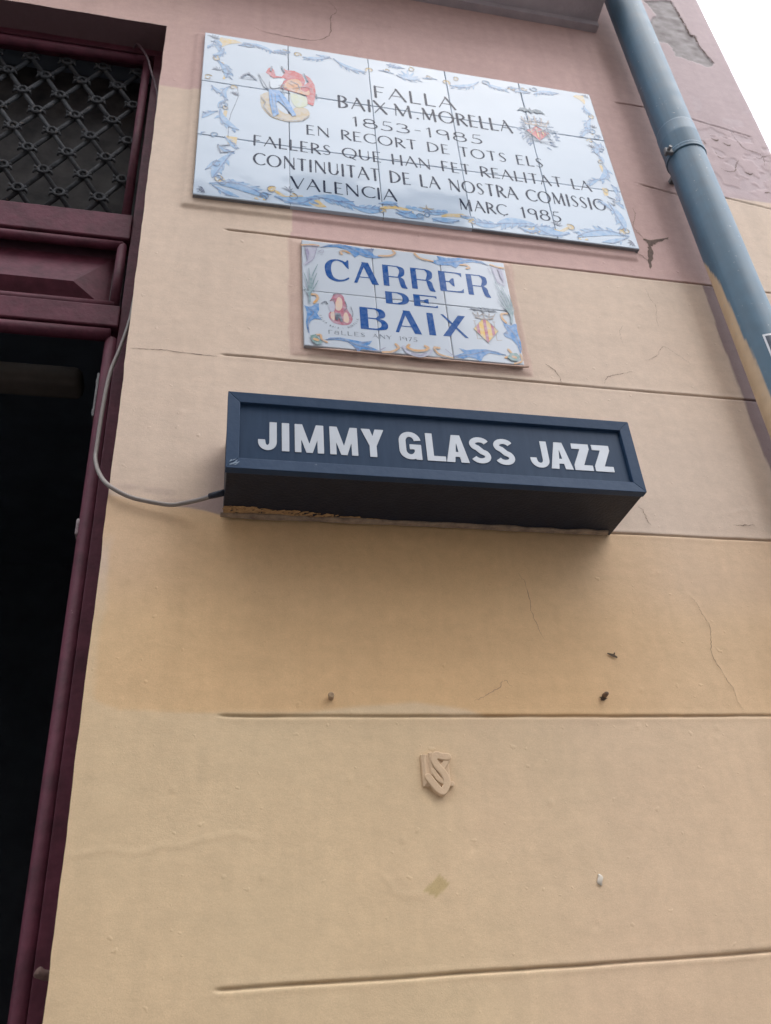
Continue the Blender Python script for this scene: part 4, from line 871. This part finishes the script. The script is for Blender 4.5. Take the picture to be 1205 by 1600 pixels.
strp = [poly_(mm((x, -206+18-abs(x-818)*.55), (x+3.2, -206+18-abs(x-815)*.55), (x+4.2, -206-24+abs(x-815)*.9), (x+1, -206-24+abs(x-818)*.9))) for x in (800, 815, 830)]
painted('city_crest', [(laurel, T('laurel brush paint', (.06, .13, .26), .95)), (crown, T('crown brush paint', (.34, .25, .20), .9)), (loz, red), (strp, yel), ([S([(788, -206), (818, -182), (850, -206), (818, -242), (788, -206)], .8)]+[S([(800+rng.uniform(-30, 60), -190+rng.uniform(-60, 30)), (806+rng.uniform(-30, 60), -196+rng.uniform(-60, 30))], .8) for _ in range(16)], grey_l), (bat, teal)], 0, YP, 3.65, panel, .0006)
ckt = [S([(82, -204), (83, -225), (84, -245), (78, -275), (70, -310), (66, -345), (66, -398)], .8)]
painted('glaze_crack', [(ckt, grey_l)], 0, YP, 3.65, panel, .0006)

# ================================================================== SMALL STREET-NAME TILES
SO = (.2228, 2.9561); SB, STH = -.0018, .0075; SC = .14555
plaq = thing('street_sign', 'smaller tile street sign with bold blue capitals, set below the large tile plaque', 'street sign', (.441, SB, 2.665))
org2 = (SO[0], 0, SO[1])
T2 = lambda nm, c, op=1.0, **k: tile_mat(nm, c, SC, org2, op, white=(.50, .55, .62), rough=.12, **k)
tiles('tile_field', SO[0], SO[1], 3, 2, SC, STH, SB, T2('bluish white glaze', (.50, .55, .62)), plaq, .0014)
bm = bmesh.new(); add_box(bm, (SO[0]+.0004, SB-.0052, SO[1]-.2907), (SO[0]+.4362, SB+.007, SO[1]-.0004)); mk_bm('grout_bed', bm, mat('pale grout', (.42, .42, .45), .9, .2, .4, 60), plaq)
YS = SB-STH
cob = T2('cobalt brush paint', (.006, .070, .27), 1.0, gap=.07, spec=.1); cob_l = T2('light cobalt paint', (.035, .20, .50), .95, gap=.25); cob_d = T2('dark cobalt line', (.03, .08, .25), .8)
org_p = T2('orange brush paint', (.62, .32, .09), .9); pur = T2('purple brush paint', (.22, .16, .30), .75); lil = T2('lilac brush paint', (.42, .38, .50), .6); gr2 = T2('green brush paint', (.07, .20, .16), .8); palm_ = T2('palm green paint', (.12, .22, .23), .8)
red2 = T2('crimson brush paint', (.42, .05, .10), .85); yel2 = T2('lemon brush paint', (.70, .46, .10), 1.0); ros2 = T2('salmon brush paint', (.66, .36, .32), .85); ink = T2('ink line paint', (.05, .06, .09), .85); tan2 = T2('tan line paint', (.30, .20, .13), .7)
q_ = lambda pts: poly_(mm(*pts))
def cs(pts, r0, r1=None, n_=6):
    c = catmull(mm(*pts), n_); r1 = r1 or r0; return cap_([(a, b, (r0+(r1-r0)*i/(len(c)-1))/1000) for i, (a, b) in enumerate(c)])
def letR(x, w=50, zt=-48, zb=-109):
    h_ = zt-zb; s = .25*w
    return [q_([(x, zt), (x+s, zt), (x+s, zb), (x, zb)]), q_([(x, zt), (x+w*.70, zt), (x+w*.70, zt-3), (x, zt-3)]), q_([(x, zt-h_*.52), (x+w*.72, zt-h_*.52), (x+w*.72, zt-h_*.52-3), (x, zt-h_*.52-3)]),
            poly_([tuple(p_) for p_ in catmull(mm((x+w*.62, zt), (x+w*.86, zt-3), (x+w*.96, zt-h_*.16), (x+w*.93, zt-h_*.40), (x+w*.74, zt-h_*.55)), 5)]+[tuple(p_) for p_ in catmull(mm((x+w*.64, zt-h_*.52), (x+w*.72, zt-h_*.30), (x+w*.71, zt-h_*.15), (x+w*.6, zt-2)), 5)]),
            poly_([tuple(p_) for p_ in catmull(mm((x+w*.70, zt-h_*.50), (x+w*.90, zt-h_*.62), (x+w*.95, zt-h_*.85), (x+w*1.03, zt-h_*1.04)), 5)]+[tuple(p_) for p_ in catmull(mm((x+w*.98, zt-h_*1.06), (x+w*.78, zt-h_*1.02), (x+w*.70, zt-h_*.80), (x+w*.66, zt-h_*.54)), 5)])]
def letE(x, w=50, zt=-48, zb=-107):
    h_ = zt-zb; s = .28*w; m = (zt+zb)/2
    return [q_([(x, zt), (x+s, zt), (x+s, zb), (x, zb)]), q_([(x, zt), (x+w, zt), (x+w, zt-h_*.24), (x+w*.90, zt-h_*.10), (x+w*.72, zt-3.2), (x, zt-3.2)]), q_([(x, zb), (x+w, zb), (x+w+1, zb+h_*.22), (x+w*.90, zb+h_*.10), (x+w*.72, zb+3.6), (x, zb+3.6)]),
            q_([(x, m+1.6), (x+w*.42, m+1.6), (x+w*.54, m+h_*.17), (x+w*.64, m+h_*.19), (x+w*.64, m-h_*.22), (x+w*.54, m-h_*.18), (x+w*.42, m-1.6), (x, m-1.6)])]
def letA(x, w, zt, zb):
    return [q_([(x, zb), (x+w*.13, zb), (x+w*.52, zt), (x+w*.38, zt)]), q_([(x+w*.34, zt), (x+w*.62, zt), (x+w, zb), (x+w*.73, zb)]), q_([(x+w*.2, zb+(zt-zb)*.31), (x+w*.8, zb+(zt-zb)*.31), (x+w*.8, zb+(zt-zb)*.27), (x+w*.2, zb+(zt-zb)*.27)])]
LT = []
LT.append(poly_([tuple(p_) for p_ in catmull(mm((92, -60), (84, -51), (70, -48), (56, -53), (47, -66), (46, -84), (51, -102), (66, -112), (82, -110), (93, -103), (95, -98)), 6)]+[tuple(p_) for p_ in catmull(mm((93, -97), (84, -104), (72, -106), (63, -100), (59, -86), (59, -70), (63, -57), (72, -52), (82, -56)), 6)]))
LT.append(q_([(82, -56), (90, -52), (92, -47), (95, -48), (95, -73), (92, -72)]))
LT += letA(104, 51, -48, -110)+letR(165, 48)+letR(224, 48)+letE(284)+letR(344, 47)
LT += letE(224, 49, -125, -158)
LT += [q_([(166, -125), (180, -125), (180, -159), (166, -159)]), q_([(166, -125), (196, -125), (196, -128), (166, -128)]), q_([(166, -159), (196, -159), (196, -155.5), (166, -155.5)]), poly_([tuple(p_) for p_ in catmull(mm((190, -125), (204, -127), (213, -136), (213, -149), (204, -157), (190, -159)), 5)]+[tuple(p_) for p_ in catmull(mm((190, -155), (199, -150), (201, -142), (199, -133), (190, -128)), 5)])]
LT += [q_([(111, -176), (127, -176), (127, -235), (111, -235)]), q_([(111, -176), (146, -176), (146, -179.5), (111, -179.5)]), q_([(120, -203), (150, -203), (150, -206), (120, -206)]), q_([(111, -235), (148, -235), (148, -231), (111, -231)]),
       poly_([tuple(p_) for p_ in catmull(mm((142, -176), (156, -179), (162, -188), (160, -199), (148, -205)), 5)]+[tuple(p_) for p_ in catmull(mm((142, -203), (148, -196), (148, -186), (140, -179)), 5)]), poly_([tuple(p_) for p_ in catmull(mm((146, -203), (160, -208), (166, -219), (162, -231), (146, -235)), 5)]+[tuple(p_) for p_ in catmull(mm((142, -231), (151, -226), (152, -215), (142, -206)), 5)])]
LT += letA(180, 53, -174, -235)+[q_([(247, -174), (260, -174), (262, -234), (248, -234)]), q_([(276, -174), (282, -174), (329, -233), (322, -233)]), q_([(313, -173), (328, -173), (291, -233), (276, -233)])]
painted('street_name', [(LT, cob)], SO[0], YS, SO[1], plaq, .0006)
TT = []
for s, a, b in (('rALLES', 47, 119), ('ANY', 133, 171), ('1975', 185, 222)): TT += text(s.replace('A', 'a') if s[0] == 'r' else s, a/1000, b/1000, -.2555, .0098, 1.35)
# arc of tiny letters under the flame
AL = []; msg = 'FALLA BAIX I MORELLA'
for k, ch in enumerate(msg):
    a = R(195+k*150/(len(msg)-1)); cx, cy, rr = .0695, -.2015, .0375
    for st in G[ch][1]:
        AL.append(cap_([(cx+(rr-.0042*(1-b_)+.004*0)*math.cos(a)+(.0045*(a_-.4))*(-math.sin(a))-.0*b_ if False else cx+(rr+.0046*(.5-b_))*math.cos(a)-(.0040*(a_-.4))*math.sin(a), cy+(rr+.0046*(.5-b_))*math.sin(a)+(.0040*(a_-.4))*math.cos(a), max(r_*.0042, .00028)) for a_, b_, r_ in st]))
painted('small_lettering', [(TT, ink), (AL, ink)], SO[0], YS, SO[1], plaq, .0003)
lf = [q_([(37, -19), (55, -7), (80, -1.5), (104, -4), (130, -9), (151, -4), (147, -17), (150, -24), (168, -27), (150, -33), (134, -33), (119, -27), (109, -37), (102, -26), (92, -16), (72, -12), (55, -14)]),
      q_([(400, -15), (385, -4), (365, -1.5), (335, -1.5), (308, -7), (286, -3), (290, -14), (268, -22), (285, -31), (306, -29), (314, -28), (325, -35), (332, -25), (345, -16), (365, -10), (382, -11)]),
      q_([(40, -273), (50, -266), (70, -263), (95, -267), (112, -269), (132, -264), (126, -274), (120, -277), (143, -287), (124, -290), (112, -287), (102, -296), (95, -283), (84, -273), (66, -270)]),
      q_([(305, -262), (320, -266), (338, -261), (360, -259), (383, -262), (402, -270), (385, -270), (366, -268), (354, -277), (346, -293), (336, -286), (322, -283), (311, -289), (291, -285), (308, -276), (314, -273)]),
      q_([(2, -187), (10, -190), (16, -189), (25, -181), (31, -178), (31, -197), (27, -207), (35, -221), (22, -220), (14, -228), (10, -240), (11, -262), (7, -250), (5, -233), (7, -210), (6, -198)]),
      q_([(407, -175), (414, -184), (424, -187), (430, -182), (437, -180), (435, -200), (438, -230), (437, -250), (432, -264), (429, -240), (420, -225), (406, -219), (404, -211), (413, -202), (409, -190)])]
dk = [cs([(40, -18), (70, -5), (104, -12), (122, -22), (145, -28)], .9), cs([(398, -14), (365, -4), (330, -14), (300, -22)], .9), cs([(42, -272), (70, -266), (100, -278), (130, -284)], .9), cs([(400, -269), (365, -262), (335, -274), (300, -283)], .9), cs([(10, -195), (20, -205), (10, -225), (9, -255)], 1), cs([(415, -190), (425, -205), (432, -225), (434, -255)], 1),
      q_([(128, -8), (151, -4), (146, -18), (138, -12)]), q_([(113, -274), (131, -264), (118, -269), (108, -272)]), q_([(95, -284), (102, -296), (106, -288)]), q_([(404, -211), (413, -202), (415, -211)])]
oc = [cs([(82, -31), (80, -25), (88, -21), (99, -26)], 2.6, 1.8), cs([(160, -24), (183, -20), (195, -11), (191, -4)], 2.2, 2.4), cs([(238, -5), (246, -15), (258, -19), (276, -22)], 2.6, 2), cs([(336, -23), (350, -22), (355, -29), (349, -32)], 2, 2.4), cs([(150, -291), (168, -288), (182, -277), (178, -268)], 2.2, 2.8), cs([(204, -266), (200, -273), (214, -279), (233, -277), (242, -270), (236, -265)], 2.8), cs([(264, -267), (254, -268), (262, -283), (289, -290)], 2.8, 1.6),
      cs([(17, -156), (26, -156), (29, -166), (22, -178)], 2.6), cs([(420, -154), (408, -157), (408, -170), (414, -180)], 2.6), cs([(24, -262), (32, -262), (34, -272), (44, -279)], 2.4, 1.8), cs([(408, -254), (413, -264), (408, -272), (399, -276)], 2.6), cs([(0, -18), (20, -14), (34, -14)], 2.4), cs([(404, -12), (420, -17), (433, -18)], 2.4), cs([(432, -264), (432, -282), (416, -290)], 2)]
ot = [cs([(78, -33), (78, -23), (88, -19)], .6), cs([(160, -27), (185, -23), (198, -11)], .6), cs([(150, -294), (170, -291), (185, -278)], .6), cs([(200, -267), (197, -275), (214, -283), (236, -280)], .6), cs([(254, -270), (260, -287), (286, -293)], .6), cs([(236, -8), (244, -18), (262, -23)], .6)]
pu = [cs([(192, -272), (200, -287), (222, -294), (240, -287), (248, -276)], 3, 2), ]; vase = [q_([(6, -20), (32, -18), (28, -36), (22, -58), (6, -76), (2, -74), (10, -60)]), q_([(404, -16), (430, -20), (432, -60), (428, -74), (412, -64), (408, -40)])]
pv = [q_([(6, -24), (12, -24), (15, -42), (11, -66), (9, -50)]), q_([(418, -22), (426, -24), (427, -50), (426, -64), (421, -48)]), cs([(208, -288), (224, -291), (236, -285)], 2)]
vl = [cs([(4, -20), (34, -16)], .7), cs([(32, -18), (28, -36), (22, -58), (6, -76)], .6), cs([(404, -18), (408, -40), (412, -64), (428, -74)], .6), cs([(36, -30), (44, -26), (42, -36), (32, -32)], .6), cs([(396, -26), (400, -36), (408, -34)], .6), cs([(121, -290), (140, -290), (156, -280)], .8), cs([(276, -270), (290, -284), (300, -287)], .7)]
grn = [q_([(12, -267), (23, -262), (28, -272), (36, -282), (26, -289), (16, -282)]), q_([(411, -264), (424, -263), (430, -272), (422, -284), (410, -284), (402, -276)])]; gi = [cs([(20, -275), (26, -277)], 3), cs([(415, -274), (419, -275)], 3.2)]
pa = [cs([(13, -178), (13, -150), (9, -125), (3, -100)], 2.2, .7), cs([(13, -160), (15, -120), (13, -86)], 2.2, .7), cs([(13, -160), (19, -110), (31, -72)], 2.4, .7), cs([(14, -155), (22, -120), (29, -97)], 2, .6), cs([(13, -158), (24, -135), (31, -117)], 1.8, .6), cs([(13, -160), (6, -146), (0, -136)], 1.6, .6),
      cs([(426, -180), (428, -150), (420, -110), (406, -66)], 2.4, .7), cs([(427, -160), (428, -120), (419, -78)], 2.2, .7), cs([(426, -155), (418, -125), (408, -95)], 2, .6), cs([(426, -155), (416, -135), (406, -116)], 1.8, .6), cs([(428, -160), (434, -130), (431, -100)], 2, .6), cs([(428, -165), (434, -150), (437, -136)], 1.6, .6)]
painted('scroll_border', [(vase, lil), (lf, cob_l), (dk, cob_d), (oc, org_p), (ot, tan2), (pu, lil), (pv, pur), (vl, pur), (grn, gr2), (gi, org_p), (pa, palm_)], SO[0], YS, SO[1], plaq, .0006)
fl_ = [W([(53, -168), (62, -150), (72, -146), (80, -152), (83, -166), (86, -182), (88, -190), (93, -200), (96, -212), (90, -226), (76, -230), (58, -226), (50, -214), (50, -202), (58, -192), (60, -178)])]
fi = [W([(64, -172), (70, -156), (77, -162), (77, -180), (72, -192), (64, -190)]), W([(78, -220), (79, -202), (85, -196), (89, -212), (86, -224)]), W([(53, -214), (54, -200), (60, -194), (60, -220)])]; fk = [q_([(62, -200), (72, -200), (77, -222), (72, -222), (69, -212), (67, -220), (62, -218)])]
fh = [W([(50, -186), (56, -168), (62, -176), (61, -194), (54, -198)])]; fln = [cs([(36, -178), (44, -172), (48, -178)], 1.2), cs([(94, -180), (97, -196), (96, -206)], .8), cs([(60, -152), (66, -146), (74, -148)], .8), cs([(53, -168), (60, -164), (62, -176)], .7), cs([(83, -166), (86, -182), (80, -192)], .7)]
painted('flame_emblem', [(fl_, red2), (fi, T2('peach brush paint', (.70, .48, .34), .9)), (fh, lil), (fk, ink), (fln, ink)], SO[0], YS, SO[1], plaq, .0005)
loz = [q_([(342, -206), (368, -171), (394, -206), (368, -241)])]
def stripe(x0, x1): f = lambda x: 35*(1-abs(x-368)/26); return q_([(x0, -206+f(x0)), (x1, -206+f(x1)), (x1, -206-f(x1)), (x0, -206-f(x0))] if not x0 < 368 < x1 else [(x0, -206+f(x0)), (368, -171), (x1, -206+f(x1)), (x1, -206-f(x1)), (368, -241), (x0, -206-f(x0))])
stp = [stripe(348.5, 355), stripe(364.5, 371), stripe(380, 386)]; yst = [stripe(355, 358)]
cw = [cs([(350, -173), (368, -176), (387, -173)], 1.8), cs([(351, -172), (346, -160)], 1), cs([(357, -172), (356, -158)], 1), cs([(368, -172), (368, -156)], 1.3), cs([(379, -172), (381, -158)], 1), cs([(386, -172), (393, -160)], 1), cs([(348, -164), (358, -168), (368, -162), (379, -168), (391, -164)], .9)]
bt = [q_([(337, -154), (346, -147), (354, -146), (360, -150), (366, -149), (367, -144), (370, -144), (372, -149), (378, -150), (386, -146), (393, -149), (400, -155), (390, -152), (384, -154), (378, -152), (371, -154), (370, -161), (367, -161), (366, -154), (358, -152), (352, -154), (345, -151)])]
el = [cs([(347, -183), (347, -232)], .8), cs([(347, -232), (357, -231)], .7), cs([(344, -183), (350, -183)], .7), cs([(388, -181), (388, -232)], .8), cs([(388, -232), (398, -230)], .7), cs([(385, -181), (391, -181)], .7), cs([(342, -206), (368, -171), (394, -206), (368, -241), (342, -206)], .5, .5, 1)]
painted('city_crest', [(el[:6], tan2), (loz, yel2), (stp, red2), (cw, tan2), ([el[6]], tan2), (bt, ink)], SO[0], YS, SO[1], plaq, .0005)
# chipped lower edge: plaster smeared over the tiles
sm_ = [W([(20, -296), (60, -293), (120, -294.5), (180, -295), (215, -293), (226, -290), (236, -293.5), (262, -291.5), (272, -294), (330, -294.5), (420, -293), (432, -291.5), (437, -296), (300, -297.5), (100, -297), (20, -297)], 3)]
V_, F_ = shape_mesh(sm_, .0008, .001, .0008); mk('plaster_smear', on_wall(V_, SO[0], YS+.0010, SO[1]), F_, mat('pinkish plaster', (.49, .345, .285), .8, .3, .15, 40, .3, 200), plaq)

# ================================================================== ACROSS THE STREET (seen only as reflections in the glaze)
opm = mat('pale render', (.58, .52, .46), .9, .3, .25, 2, .3, 60); shut = mat('brown shutters', (.12, .08, .055), .7, .4, .3, 9); gls = mat('window glass', (.03, .035, .04), .08, .6, .1, 3)
def opposite(name, label, x0, x1, y, hgt, cols, floors):
    t = thing(name, label, 'building', ((x0+x1)/2, y, 0))
    bm = bmesh.new(); add_box(bm, (x0, y-7, -.12), (x1, y, hgt), .01); mk_bm('wall', bm, opm, t)
    bm = bmesh.new(); add_box(bm, (x0-.15, y-7.1, hgt+.002), (x1+.15, y+.28, hgt+.2), .03); mk_bm('cornice', bm, ledgem, t)
    for i in range(cols):
        for k in range(floors):
            cx = x0+(i+.5)*(x1-x0)/cols; z = 1.0+k*3.0 if k else .0; h_ = 2.1 if k else 2.5
            bm = bmesh.new()
            for a, b in (((cx-.6, y+.001, z), (cx-.5, y+.06, z+h_)), ((cx+.5, y+.001, z), (cx+.6, y+.06, z+h_)), ((cx-.6, y+.001, z+h_+.001), (cx+.6, y+.06, z+h_+.1))): add_box(bm, a, b)
            wf = mk_bm('window', bm, shut, t)
            bm = bmesh.new(); add_box(bm, (cx-.499, y+.002, z), (cx+.499, y+.02, z+h_)); mk_bm('pane', bm, gls, wf)
opposite('opposite_house', 'pale rendered house across the street, three storeys with brown window frames', -16, 2.4, -4.9, 9.0, 7, 3)
opposite('far_house', 'lower pale house beyond the side street on the far pavement', 7.5, 20, -6.5, 7.0, 4, 2)
